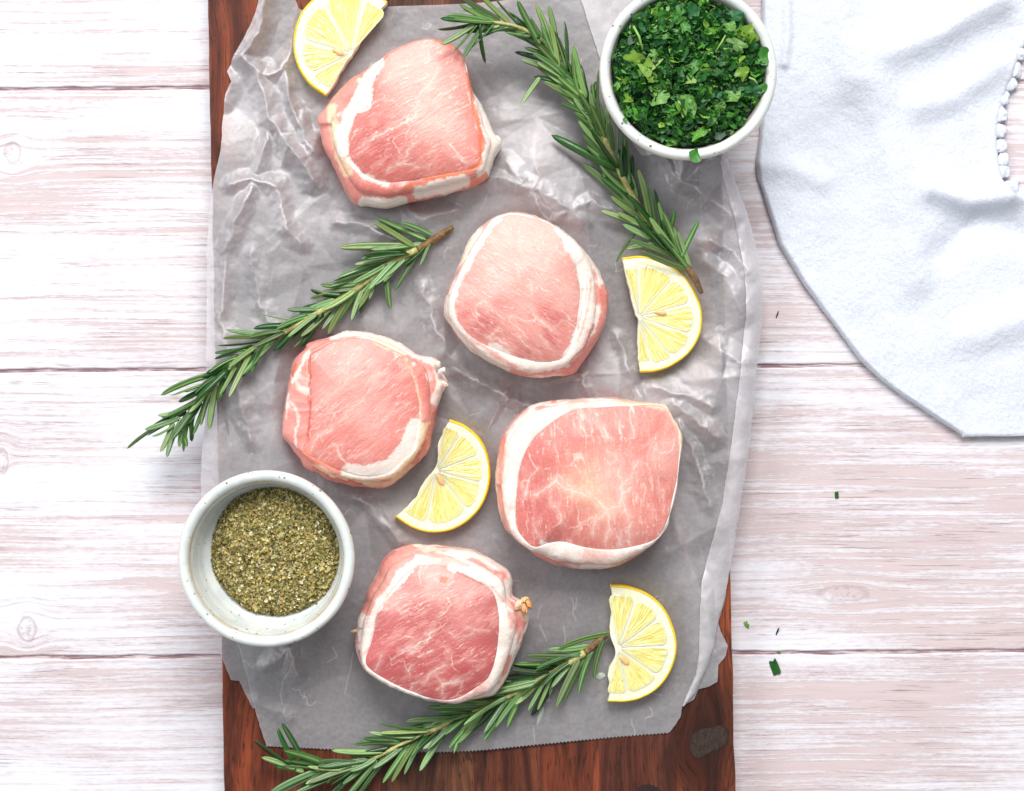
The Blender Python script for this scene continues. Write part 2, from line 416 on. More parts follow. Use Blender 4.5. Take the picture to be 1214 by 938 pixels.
meat_spec(label='bacon wrapped pork round with a straight strip seam on its left, under the rosemary tip',
  o=(320, 380), s=4.468, c=(470, 470), h=0.027, fiber=(0.75, -0.66), lean=lin(232, 136, 126),
  O=[(400,55),(480,58),(580,80),(680,120),(780,180),(850,195),(890,215),(893,260),(935,328),(900,400),(875,480),(845,640),(830,700),(760,770),(690,830),(610,885),(520,885),(400,870),(300,845),(250,810),(180,785),(150,730),(110,680),(60,610),(60,540),(75,430),(100,280),(120,210),(180,150),(200,120),(320,85)],
  L=[(215,178),(330,118),(430,98),(520,98),(640,150),(720,200),(760,310),(790,420),(790,540),(765,680),(720,735),(640,805),(520,825),(400,800),(250,740),(180,690),(205,600),(218,450),(216,300)],
  A=[(200,160),(320,104),(430,84),(530,87),(660,132),(770,205),(830,270),(850,400),(850,500),(820,640),(760,735),(650,835),(520,855),(400,840),(260,785),(150,690),(72,610),(72,520),(88,420),(120,270),(150,190)], ring='pink',
  strokes=[([(330,82),(450,65),(600,95),(720,160),(850,212),(885,250)],44,FAT,.9),([(560,110),(700,180)],30,CREAM,.6),([(885,265),(910,335),(875,430)],56,FAT,.9),([(860,300),(855,360)],24,ORANGE,.35),([(770,560),(725,680),(640,765),(540,805),(420,800)],86,FAT,1),
    ([(213,165),(160,265),(120,330)],18,FAT,.9),([(140,240),(125,290)],20,ORANGE,.8),([(100,380),(93,520)],10,FAT,.8),([(128,440),(160,515),(135,600),(142,665)],11,FAT,.9),([(118,300),(170,360)],8,FAT,.6),
    ([(216,190),(219,400),(206,640)],9,RED,.8),([(206,180),(210,380)],6,CREAM,.8),([(720,205),(772,320),(797,430),(800,540),(775,690)],9,CREAM,.9),([(800,300),(830,420)],40,LEAN,.7),
    ([(872,490),(842,620),(765,740),(690,805)],28,RED,.6),([(812,560),(780,690),(655,820),(510,855),(350,825),(240,765)],22,CREAM,.95),([(835,540),(790,640)],20,CREAM,.9),([(225,770),(330,835),(480,865)],10,RED,.7),([(520,875),(640,860),(740,770)],24,CREAM,.6),([(160,680),(260,745),(400,790)],16,ORANGE,.6)],
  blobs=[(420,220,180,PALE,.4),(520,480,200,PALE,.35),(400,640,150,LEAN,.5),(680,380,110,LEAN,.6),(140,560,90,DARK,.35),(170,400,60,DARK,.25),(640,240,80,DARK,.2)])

meat_spec(label='largest pork round with wide white fat along its left side, vertical grain',
  o=(575, 460), s=4.08, c=(520, 470), h=0.030, fiber=(0.12, 1.0), lean=lin(222, 124, 112),
  O=[(530,52),(640,52),(740,70),(820,75),(880,85),(905,150),(950,215),(955,260),(930,400),(925,500),(895,600),(885,670),(840,725),(800,770),(720,830),(640,870),(540,882),(420,875),(310,850),(230,800),(150,740),(100,680),(70,600),(55,450),(65,340),(80,250),(130,170),(220,90),(330,65),(430,58)],
  L=[(560,92),(700,84),(830,80),(890,115),(938,220),(935,380),(915,500),(885,620),(832,722),(740,762),(600,785),(480,772),(370,745),(300,752),(240,768),(190,735),(148,660),(148,500),(170,370),(220,260),(300,180),(420,108)],
  A=None, af=0.72, ring='fat',
  strokes=[([(75,280),(68,450),(85,600),(120,690)],26,PINK,.6),([(200,110),(110,200)],30,PINK,.45),([(330,66),(345,64)],12,ORANGE,.9),([(150,735),(300,845),(480,880),(640,868),(800,770)],16,PINK,.55),([(790,780),(700,840),(600,872)],14,ORANGE,.35),
    ([(620,72),(760,80),(880,100)],24,CREAM,.6),([(885,95),(945,220),(950,270)],34,CREAM,.7),([(350,770),(480,805),(620,810),(740,785)],14,PINK,.25),([(280,740),(330,765),(420,778)],22,FAT,1),([(196,600),(197,602)],20,ORANGE,.7)],
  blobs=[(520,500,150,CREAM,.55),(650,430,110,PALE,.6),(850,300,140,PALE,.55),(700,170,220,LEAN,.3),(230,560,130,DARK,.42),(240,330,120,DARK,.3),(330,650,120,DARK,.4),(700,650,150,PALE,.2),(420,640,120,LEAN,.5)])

meat_spec(label='deepest red pork round with broad white fat ring, behind the rosemary at the board bottom',
  o=(405, 635), s=4.3625, c=(480, 480), h=0.029, fiber=(0.85, -0.5), lean=lin(202, 92, 92),
  O=[(350,60),(470,62),(580,72),(690,95),(780,140),(860,195),(880,250),(882,320),(925,350),(962,420),(950,500),(930,560),(880,680),(840,770),(800,830),(720,855),(600,878),(480,870),(360,835),(220,780),(110,700),(75,620),(65,560),(75,450),(105,380),(130,290),(180,210),(210,130),(280,80)],
  L=[(400,150),(520,150),(640,200),(740,250),(790,300),(815,400),(815,500),(800,620),(760,730),(690,790),(590,845),(480,840),(350,800),(230,745),(150,690),(125,640),(160,520),(180,400),(240,310),(310,220)],
  A=None, af=0.6, ring='fat',
  strokes=[([(340,92),(255,165),(195,270),(130,370)],84,PINK,.9),([(400,85),(520,95)],40,PINK,.5),([(390,132),(300,235),(205,335),(155,440),(115,580)],42,FAT,1),([(520,222),(540,226)],30,ORANGE,.75),([(470,205),(500,225)],26,PALE,.8),
    ([(600,188),(700,236),(780,268)],8,RED,.6),([(560,160),(660,180),(760,240)],36,FAT,1),([(795,285),(850,360),(885,450)],8,RED,.5),([(790,650),(742,750),(655,830)],6,RED,.4),([(870,400),(880,470)],30,PINK,.6),([(925,370),(945,430)],40,CREAM,.8),([(900,440),(905,470)],26,LEAN,.5),([(75,470),(70,560)],24,PINK,.5),([(940,520),(925,570)],14,ORANGE,.6)],
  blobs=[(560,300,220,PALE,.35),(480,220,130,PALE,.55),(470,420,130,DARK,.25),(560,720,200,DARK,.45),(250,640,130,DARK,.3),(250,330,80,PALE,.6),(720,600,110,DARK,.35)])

VEINS = [
  [([(280,590),(400,530),(480,490),(545,450)],9,.9),([(545,450),(560,360),(600,320),(690,315)],7,.55),([(600,310),(650,250),(660,200)],8,.6),([(370,290),(430,250),(490,230)],7,.5),([(500,650),(530,600),(550,580)],8,.7),([(400,720),(440,690),(480,685),(560,700)],8,.75),([(740,650),(790,655),(800,700)],7,.7),([(710,520),(720,480),(770,430)],7,.5),([(330,380),(400,360),(470,400)],5,.5),([(250,640),(320,600)],6,.6)],
  [([(500,480),(505,435),(480,405)],8,.6),([(270,700),(330,712),(400,760)],8,.8),([(430,690),(470,740),(515,770)],7,.6),([(215,600),(220,540),(260,520),(330,570),(360,610)],8,.7),([(510,570),(560,630),(610,665)],7,.7),([(335,650),(280,700)],7,.7),([(425,330),(432,400)],6,.5),([(620,640),(700,600)],6,.5),([(540,690),(620,780)],7,.6)],
  [([(210,700),(260,620),(340,570)],8,.7),([(240,470),(330,400),(420,320),(480,280)],7,.55),([(380,540),(430,470),(500,420)],8,.6),([(260,700),(330,660),(420,650)],7,.6),([(300,500),(360,440)],6,.5),([(520,330),(620,270)],6,.5),([(430,720),(520,690)],6,.5),([(560,560),(650,490),(740,440)],7,.5)],
  [([(340,450),(390,480),(440,500),(520,520),(590,580),(640,560),(655,510),(700,480)],12,.85),([(240,520),(300,480),(350,440)],9,.8),([(330,560),(365,600),(370,650)],9,.8),([(520,700),(530,640),(590,595)],10,.85),([(590,600),(595,680),(575,740)],9,.8),([(655,530),(690,620),(690,740)],11,.85),([(640,700),(650,755)],9,.7),([(200,510),(215,430),(260,390)],8,.7),([(640,480),(700,430),(720,380),(740,355)],10,.75),([(460,110),(465,205)],8,.7),([(570,200),(590,238)],9,.7),([(590,300),(640,350),(600,360)],7,.6),([(800,260),(812,345)],8,.6),([(310,560),(320,500)],8,.7),([(440,690),(470,640),(520,620)],8,.6),([(400,440),(420,520)],8,.6),([(850,480),(860,600)],8,.5),([(520,150),(540,190)],6,.6),([(240,650),(250,700)],10,.6)],
  [([(310,582),(380,565),(440,530),(475,480)],10,.95),([(430,745),(470,690),(540,655)],9,.85),([(495,720),(530,755),(600,740)],10,.85),([(530,755),(520,805)],8,.8),([(345,690),(372,660)],8,.8),([(360,790),(395,740)],8,.8),([(560,490),(600,520),(680,500)],7,.6),([(660,640),(740,630)],7,.6),([(185,690),(200,650),(215,605)],9,.6),([(640,465),(760,487)],7,.6),([(620,780),(630,740)],6,.6),([(300,370),(330,400)],7,.5)]]
for m, vs_ in zip(MEATS, VEINS):
    m['veins'] = [(zoomed(p, m['o'][0], m['o'][1], m['s']), w / m['s'] * .62, a) for p, w, a in vs_]
for m in MEATS:
    o_, s_ = m['o'], m['s']
    for k in ('O', 'L', 'A'):
        if m[k]: m[k] = zoomed(m[k], o_[0], o_[1], s_)
    m['c'] = zoomed([m['c']], o_[0], o_[1], s_)[0]
    m['strokes'] = [(zoomed(p, o_[0], o_[1], s_), w / s_, c, a) for p, w, c, a in m['strokes']]
    m['blobs'] = [(o_[0] + x / s_, o_[1] + y / s_, r / s_, c, a) for x, y, r, c, a in m['blobs']]

LEMONS = [
  dict(label='lemon half slice cut off by the top edge, touching the squared pork round', c=(417, 63), z=0.0195,
       arc=[(386, 113), (366, 98), (352, 75), (348, 48), (355, 20), (368, 2), (388, -12), (412, -18), (438, -12), (459, 2)], cut=[(459, 2), (446, 18), (436, 34), (427, 48), (421, 60), (417, 65), (412, 72), (403, 86), (396, 100), (386, 113)],
       segs=[(122, 150), (155, 192), (197, 238), (243, 280), (286, 310)], seeds=[(401, 62, 25)], tilt=0),
  dict(label='lemon half slice touched by the rosemary stem end, right of the palest pork', c=(757, 376), z=0.0195,
       arc=[(738, 306), (762, 304), (788, 312), (812, 328), (826, 350), (832, 374), (829, 398), (816, 419), (795, 434), (776, 440), (759, 441)], cut=[(759, 441), (757, 420), (756, 400), (757, 379), (753, 372), (748, 352), (743, 328), (738, 306)],
       segs=[(-106, -92), (-88, -50), (-47, -17), (-13, 17), (20, 48), (51, 72), (76, 90)], seeds=[(783, 371, 8)], tilt=0),
  dict(label='lemon half slice between the left pork round and the largest one', c=(517, 558), z=0.0195,
       arc=[(533, 498), (552, 506), (570, 523), (579, 546), (580, 572), (572, 597), (556, 616), (535, 628), (510, 631), (488, 625), (469, 613)], cut=[(469, 613), (483, 600), (494, 588), (500, 575), (510, 562), (515, 556), (519, 543), (519, 528), (524, 515), (533, 498)],
       segs=[(-79, -58), (-54, -22), (-18, 14), (18, 50), (54, 98), (102, 126)], seeds=[(522, 569, 60)], tilt=0),
  dict(label='lemon half slice at the right end of the lower rosemary sprig', c=(733, 768), z=0.0195,
       arc=[(724, 694), (745, 696), (768, 705), (787, 722), (798, 745), (802, 768), (796, 793), (782, 814), (762, 827), (742, 832), (721, 832)], cut=[(721, 832), (724, 818), (721, 802), (724, 790), (729, 780), (729, 770), (724, 755), (724, 735), (726, 715), (724, 694)],
       segs=[(-100, -72), (-68, -38), (-34, -4), (0, 34), (38, 76), (80, 103)], seeds=[(740, 783, 45)], tilt=0),
]

# ------------------------------------------------------------------ wax paper
def raster_facets(n, amp, seed, w=1300, h=1030, ox=-40, oy=-40, ds=1):
    r = np.random.default_rng(seed)
    pts = np.stack([r.uniform(ox - 60, ox + w + 60, n), r.uniform(oy - 60, oy + h + 60, n)], 1)
    hz = r.uniform(-1, 1, n)
    res = geometry.delaunay_2d_cdt([Vector(p) for p in pts], [], [], 0, 1e-6)
    vs = np.array([tuple(v) for v in res[0]]); tris = res[2]
    hh = np.array([hz[o_[0]] if len(o_) else 0.0 for o_ in res[3]])
    img = np.zeros((h // ds, w // ds)); rid = np.zeros(img.shape); rv = r.random(len(tris))
    for ti, t in enumerate(tris):
        a, b, c = vs[t[0]], vs[t[1]], vs[t[2]]
        x0 = max(int((min(a[0], b[0], c[0]) - ox) / ds), 0); x1 = min(int((max(a[0], b[0], c[0]) - ox) / ds) + 2, w // ds)
        y0 = max(int((min(a[1], b[1], c[1]) - oy) / ds), 0); y1 = min(int((max(a[1], b[1], c[1]) - oy) / ds) + 2, h // ds)
        if x1 <= x0 or y1 <= y0: continue
        X, Y = np.meshgrid(np.arange(x0, x1) * ds + ox, np.arange(y0, y1) * ds + oy)
        den = (b[1] - c[1]) * (a[0] - c[0]) + (c[0] - b[0]) * (a[1] - c[1])
        if abs(den) < 1e-9: continue
        l0 = ((b[1] - c[1]) * (X - c[0]) + (c[0] - b[0]) * (Y - c[1])) / den
        l1 = ((c[1] - a[1]) * (X - c[0]) + (a[0] - c[0]) * (Y - c[1])) / den
        l2 = 1 - l0 - l1
        k = (l0 > -1e-3) & (l1 > -1e-3) & (l2 > -1e-3)
        rid[y0:y1, x0:x1][k] = rv[ti]
        img[y0:y1, x0:x1][k] = (l0 * hh[t[0]] + l1 * hh[t[1]] + l2 * hh[t[2]])[k]
    return img * amp, rid
DS, OX, OY = 1, -40, -40
GX, GY = np.meshgrid(np.arange(1300) * DS + OX, np.arange(1030) * DS + OY)
def blob_mask(items):
    m = np.zeros(GX.shape)
    for x, y, rx, ry, a in items: m = np.maximum(m, a * np.exp(-(((GX - x) / rx) ** 2 + ((GY - y) / ry) ** 2)))
    return m
strength = 0.16 + blob_mask([(310, 180, 75, 190, 1.0), (330, 440, 110, 130, .65), (650, 225, 90, 75, .95), (850, 330, 75, 200, .85), (820, 210, 70, 70, .6), (760, 480, 90, 60, .7), (780, 600, 60, 120, .5), (600, 130, 60, 60, .3), (430, 600, 90, 60, .45), (290, 80, 60, 80, .6), (560, 440, 60, 80, .55), (830, 700, 40, 120, .5), (455, 270, 80, 40, .8)])
flat = np.ones(GX.shape)
for m in MEATS:
    r_ = np.mean([math.dist(p, m['c']) for p in m['O']])
    d = np.hypot(GX - m['c'][0], GY - m['c'][1]); flat *= sstep(r_ * 0.80, r_ * 1.12, d)
for l in LEMONS:
    mx = np.mean([p[0] for p in l['arc']]); my = np.mean([p[1] for p in l['arc']])
    flat *= sstep(42, 92, np.hypot(GX - mx, GY - my))
for bx_, by_ in ((315, 663), (816, 84)): flat *= sstep(58, 100, np.hypot(GX - bx_, GY - by_))
coarse, rid0 = raster_facets(95, 1.0, 3); med, rid1 = raster_facets(520, 1.0, 5); fine_, rid2 = raster_facets(2600, 1.0, 8)
crum = 0.0042 * (coarse + 0.45) + 0.0036 * (med + 0.25) + 0.00075 * fine_ + 0.0012 * NZ[2].fbm(GX / 70, GY / 70, 2)
RIDGES = [  # hand placed folds: polyline, height (m), half width (px)
  ([(318, -10), (308, 40), (290, 70), (308, 88), (322, 140), (345, 175), (372, 215)], .0055, 8), ([(352, 0), (345, 62), (335, 85), (312, 90)], .0045, 7), ([(338, 85), (342, 110), (355, 150), (372, 180)], .0038, 6),
  ([(275, 220), (300, 215), (330, 222)], .0032, 6), ([(300, 225), (285, 258), (270, 300)], .0030, 6), ([(330, 225), (340, 270), (360, 290)], .0025, 6), ([(318, 160), (308, 205)], .0020, 5),
  ([(400, 262), (440, 272), (480, 290)], .0022, 5), ([(545, 230), (590, 212), (640, 230), (690, 262)], .0028, 7), ([(600, 195), (635, 240), (650, 265)], .0024, 6), ([(650, 265), (700, 240), (735, 255)], .0022, 5),
  ([(806, 190), (808, 215), (838, 235), (868, 258)], .0042, 6), ([(780, 180), (808, 215)], .0035, 5), ([(838, 190), (812, 215)], .0028, 5), ([(842, 285), (870, 300), (885, 320)], .0036, 7), ([(835, 310), (860, 330), (880, 370)], .0034, 8),
  ([(833, 400), (860, 420), (875, 430)], .0030, 8), ([(735, 400), (750, 450), (760, 475)], .0020, 5), ([(775, 460), (842, 478)], .0024, 6), ([(690, 448), (700, 475), (720, 480)], .0022, 4), ([(470, 230), (500, 262), (540, 250)], .0018, 5),
  ([(800, 480), (850, 520)], .0026, 7), ([(805, 500), (830, 560), (840, 600)], .0022, 5), ([(540, 440), (620, 480), (680, 500)], .0022, 5), ([(430, 590), (460, 625), (475, 640)], .0022, 5), ([(455, 600), (470, 635)], .0018, 4),
  ([(270, 300), (262, 380), (280, 450), (300, 520)], .0026, 7), ([(300, 300), (310, 360), (330, 390)], .0018, 6), ([(690, 600), (700, 680)], .0012, 5), ([(315, 790), (345, 770), (352, 800)], .0022, 6), ([(300, 830), (345, 850)], .0010, 5), ([(500, 340), (530, 420), (560, 450)], .0020, 6), ([(262, 90), (276, 100), (268, 120)], .0032, 6)]
wjx = GX + 4 * NZ[4].fbm(GX / 14, GY / 14, 3); wjy = GY + 4 * NZ[5].fbm(GX / 14, GY / 14, 3)
ridge = np.zeros(GX.shape)
for pts, hh, ww in RIDGES:
    d = seg_dist(wjx, wjy, pts)
    ridge = np.maximum(ridge, hh * np.maximum(0, 1 - d / (ww * 2.6)) ** 1.35)
PH = np.maximum(crum * np.minimum(strength, 1.0), 0) * flat + ridge * (0.25 + 0.75 * flat) + 0.00012 * (1 + NZ[3].fbm(GX / 9, GY / 9, 3))
for _ in range(2):
    PH = (PH * 4 + np.roll(PH, 1, 0) + np.roll(PH, -1, 0) + np.roll(PH, 1, 1) + np.roll(PH, -1, 1)) / 8
lap = np.abs(np.roll(PH, 1, 0) + np.roll(PH, -1, 0) + np.roll(PH, 1, 1) + np.roll(PH, -1, 1) - 4 * PH)
WH = np.clip(lap / 0.00016, 0, 1) ** 1.2 * (0.25 + 0.75 * sstep(-0.15, 0.35, NZ[6].fbm(GX / 18, GY / 18, 3)))
# frosted patches where the wax is broken
milky = np.minimum(strength * 1.15, 1.0)
WH = np.maximum(WH * 0.9, milky * flat ** .5 * (0.12 + 0.30 * sstep(-0.1, 0.5, NZ[7].fbm(GX / 46, GY / 46, 5)) + 0.36 * sstep(.45, 1.0, rid1) * (0.5 + 0.5 * rid2) + 0.16 * sstep(.5, 1, rid0)))
# scratches in the wax
rs = np.random.default_rng(21)
SCR = [[(677, 708), (680, 716), (679, 726), (683, 735)], [(684, 708), (682, 722)], [(668, 742), (670, 754), (669, 772)], [(350, 778), (343, 796), (336, 806), (333, 822), (335, 834)], [(418, 775), (416, 792), (412, 806), (409, 822)], [(395, 768), (400, 778), (388, 785)], [(640, 740), (648, 760)], [(838, 470), (842, 500), (836, 520)], [(632, 860), (634, 880)]]
for _ in range(110):
    x, y = rs.uniform(260, 880), rs.uniform(20, 870); a = rs.uniform(0, 6.28); p = [(x, y)]
    for k in range(rs.integers(2, 7)):
        a += rs.normal(0, .8); L_ = rs.uniform(1.5, 6); x += L_ * math.cos(a); y += L_ * math.sin(a); p.append((x, y))
    SCR.append(p)

def samp(img, px, py):
    fx = np.clip((px - OX) / DS, 0, img.shape[1] - 2.001); fy = np.clip((py - OY) / DS, 0, img.shape[0] - 2.001)
    i = fx.astype(int); j = fy.astype(int); a = fx - i; b = fy - j
    return (img[j, i] * (1 - a) + img[j, i + 1] * a) * (1 - b) + (img[j + 1, i] * (1 - a) + img[j + 1, i + 1] * a) * b
def paper_z(px, py):
    z = BT + 0.00035 + samp(PH, px, py)
    dl = np.maximum(board_x(0, py) - px, 0); dr = np.maximum(px - board_x(1, py), 0)
    d = dl + dr
    return z - np.minimum(0.07 * S * d + 0.0055 * S * d * d, 0.009)
def scratch_attr(px, py):
    w = samp(WH, px, py)
    for p in SCR:
        p_ = np.array(p); x0, y0 = p_.min(0) - 4; x1, y1 = p_.max(0) + 4
        k = np.nonzero((px > x0) & (px < x1) & (py > y0) & (py < y1))
        if len(k[0]) == 0: continue
        d = seg_dist(px[k], py[k], p)
        w[k] = np.maximum(w[k], 0.55 * np.clip(1.15 - d / 0.8, 0, 1))
    return w

def paper_material():
    t = NT('waxed_paper')
    co = t.coord()
    wh = t.attr('white', 'Fac')
    mott = t.noise(co, 520, 4, 0.6)
    fibre = t.noise(co, 2600, 2, 0.6)
    a = t.math('ADD', 0.265, t.math('MULTIPLY', t.math('SUBTRACT', mott, 0.5), 0.22))
    a = t.math('ADD', a, t.math('MULTIPLY', t.math('SUBTRACT', fibre, 0.5), 0.16))
    a = t.math('ADD', a, t.math('MULTIPLY', wh, 0.60), clamp=True)
    nb = t.bump(t.math('ADD', mott, t.math('MULTIPLY', fibre, 0.3)), 0.25, 0.0003)
    dif = t.n('ShaderNodeBsdfDiffuse'); dif.inputs['Color'].default_value = (0.91, 0.865, 0.91, 1); t.l(nb, dif.inputs['Normal'])
    trl = t.n('ShaderNodeBsdfTranslucent'); trl.inputs['Color'].default_value = (0.90, 0.88, 0.90, 1)
    m1 = t.n('ShaderNodeMixShader'); m1.inputs[0].default_value = 0.28; t.l(dif.outputs[0], m1.inputs[1]); t.l(trl.outputs[0], m1.inputs[2])
    tr = t.n('ShaderNodeBsdfTransparent'); tr.inputs['Color'].default_value = (0.95, 0.94, 0.95, 1)
    m2 = t.n('ShaderNodeMixShader'); t.l(a, m2.inputs[0]); t.l(tr.outputs[0], m2.inputs[1]); t.l(m1.outputs[0], m2.inputs[2])
    gl = t.n('ShaderNodeBsdfGlossy'); gl.inputs['Roughness'].default_value = 0.40; t.l(nb, gl.inputs['Normal'])
    g2 = t.n('ShaderNodeBsdfGlossy'); g2.inputs['Roughness'].default_value = 0.62; t.l(nb, g2.inputs['Normal'])
    mg = t.n('ShaderNodeMixShader'); mg.inputs[0].default_value = 0.62; t.l(gl.outputs[0], mg.inputs[1]); t.l(g2.outputs[0], mg.inputs[2])
    fr = t.n('ShaderNodeFresnel'); fr.inputs['IOR'].default_value = 1.55; t.l(nb, fr.inputs['Normal'])
    m3 = t.n('ShaderNodeMixShader'); t.l(t.math('MULTIPLY', fr.outputs[0], 3.4, clamp=True), m3.inputs[0]); t.l(m2.outputs[0], m3.inputs[1]); t.l(mg.outputs[0], m3.inputs[2])
    return t.done(m3.outputs[0])
M_PAPER = paper_material()
LE = [(318, -40), (310, 0), (304, 20), (292, 45), (276, 72), (271, 86), (276, 98), (269, 112), (265, 140), (264, 175), (258, 205), (250, 250), (246, 300), (246, 380), (245, 440), (243, 500), (238, 560), (240, 640), (262, 730), (284, 768), (292, 797), (303, 842), (316, 884)]
RE = [(868, -40), (872, 60), (862, 186), (872, 215), (886, 250), (898, 290), (905, 335), (905, 375), (899, 430), (893, 490), (884, 560), (875, 615), (867, 665), (860, 708), (851, 739), (857, 755), (863, 766), (861, 777), (852, 788), (850, 808), (840, 814), (828, 817), (822, 829), (809, 837), (806, 850), (800, 860), (794, 868)]
BE = [(316, 884), (365, 886.5), (430, 888.5), (510, 890.5), (560, 889), (640, 881.5), (720, 874), (794, 868)]
TE = [(318, -40), (342, -14), (352, 4), (357, 12), (380, 16), (430, 12), (470, 8), (530, 6), (580, 3), (618, -2), (680, -10), (760, -25), (868, -40)]
NU, NV = 560, 840
le, re_ = resample(LE, NV, False), resample(RE, NV, False); te, be = resample(TE, NU), resample(BE, NU)
for e, sd in ((le, 1), (re_, 2)): e[:, 0] += 0.9 * NZ[sd].fbm(np.arange(NV) / 9.0, np.arange(NV) * 0 + sd, 4)
u = np.linspace(0, 1, NU)[None, :, None]; v = np.linspace(0, 1, NV)[:, None, None]
Pp = (1 - u) * le[:, None] + u * re_[:, None] + (1 - v) * te[None] + v * be[None] \
     - ((1 - u) * (1 - v) * te[0] + u * (1 - v) * te[-1] + (1 - u) * v * be[0] + u * v * be[-1])
ppx, ppy = Pp[..., 0], Pp[..., 1]
ppy[-1] += 1.3 * (np.arange(NU) % 5 < 2) * np.where(ppx[-1] > 380, 1, .5)
pz = paper_z(ppx, ppy)
pwx, pwy = at(ppx, ppy, BT)
paper = mesh_obj('wax_paper', np.stack([pwx, pwy, pz], -1).reshape(-1, 3), grid_faces(NV, NU, flip=True), M_PAPER,
                 attrs={'white': scratch_attr(ppx, ppy).ravel()})
tag(paper, 'crumpled translucent wax paper sheet spread over the cutting board', 'wax paper')
def paper_patch(name, left, right, lift, n=60, m=120, white=0.0, bulge=0.0):
    a, b = resample(left, m, False), resample(right, m, False)
    uu = np.linspace(0, 1, n)[None, :, None]
    q = (1 - uu) * a[:, None] + uu * b[:, None]
    q[..., 0] += 0.8 * NZ[8].fbm(q[..., 0] / 9, q[..., 1] / 9, 3)
    z = paper_z(q[..., 0], q[..., 1]) + lift + bulge * np.sin(np.pi * np.linspace(0, 1, n))[None, :] ** 0.8 * (1 + 0.5 * NZ[9].fbm(q[..., 0] / 25, q[..., 1] / 25, 2))
    x, y = at(q[..., 0], q[..., 1], BT)
    return mesh_obj(name, np.stack([x, y, z], -1).reshape(-1, 3), grid_faces(m, n, flip=True), M_PAPER, paper,
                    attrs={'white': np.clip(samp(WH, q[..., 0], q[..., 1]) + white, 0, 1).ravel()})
paper_patch('folded_lit_hem', [(853, 192), (862, 230), (873, 270), (880, 310), (884, 345), (883, 385), (877, 435), (871, 490), (864, 545), (855, 600), (838, 664), (831, 689), (829, 728), (828, 777), (824, 800), (812, 828), (809, 836)],
            [(862, 188), (872, 217), (886, 252), (897, 292), (903.5, 336), (903.5, 376), (897.5, 430), (891.5, 490), (882.5, 560), (873.5, 615), (866, 667), (859, 708), (850, 739), (846, 765), (838, 790), (824, 822), (811, 837)], 0.0006, 40, 420, 0.36, 0.0011)  # true fold low down; further up, whitened to stand in for caught light
paper_patch('folded_corner', [(676, -40), (690, 5), (706, 55), (722, 108), (735, 150), (760, 185)], [(866, -40), (868, 20), (868, 60), (864, 110), (860, 150), (855, 180)], 0.0007, 80, 100, 0.45)
paper_patch('lower_ply', [(244, 700), (250, 745), (258, 766), (266, 786), (274, 806), (284, 807), (291, 822), (300, 839)], [(300, 700), (300, 740), (300, 766), (302, 786), (303, 806), (304, 812), (306, 826), (309, 842)], -0.0004, 24, 80, 0.0)

# ------------------------------------------------------------------ meat
def meat_material():
    t = NT('raw_meat')
    co = t.coord()
    col = t.attr('Col')
    n1 = t.noise(co, 900, 4, 0.6); n2 = t.noise(co, 3200, 2, 0.5)
    col = t.mix(t.ramp(n1, 0.35, 0.7, 0.0, 0.16), col, t.mix(1.0, col, (0.84, 0.62, 0.58, 1), 'MULTIPLY'))
    b = t.bsdf(Base_Color=col, Roughness=t.ramp(n1, 0.3, 0.7, 0.36, 0.54),
               Normal=t.bump(t.math('ADD', n1, t.math('MULTIPLY', n2, 0.35)), 0.42, 0.0007))
    b.inputs['Specular IOR Level'].default_value = 0.5
    b.inputs['Subsurface Weight'].default_value = 0.35
    b.inputs['Subsurface Radius'].default_value = (1.0, 0.45, 0.35)
    b.inputs['Subsurface Scale'].default_value = 0.0022
    t.l(t.bump(t.noise(co, 620, 4, .62), 0.8, 0.0011), b.inputs['Coat Normal']); b.inputs['Coat Weight'].default_value = 0.9; b.inputs['Coat Roughness'].default_value = 0.20; b.inputs['Coat IOR'].default_value = 1.45
    return t.done(b)
M_MEAT = meat_material()
def polar(poly, c, th):
    p = np.array(poly) - np.array(c)
    q = resample(np.vstack([p, p[:1]]), 500)
    a = np.arctan2(q[:, 1], q[:, 0]); r = np.hypot(q[:, 0], q[:, 1])
    o_ = np.argsort(a); a, r = a[o_], r[o_]
    return np.interp(th, np.concatenate([a - 2 * np.pi, a, a + 2 * np.pi]), np.concatenate([r, r, r]))
MEAT_BASE = BT + 0.0006
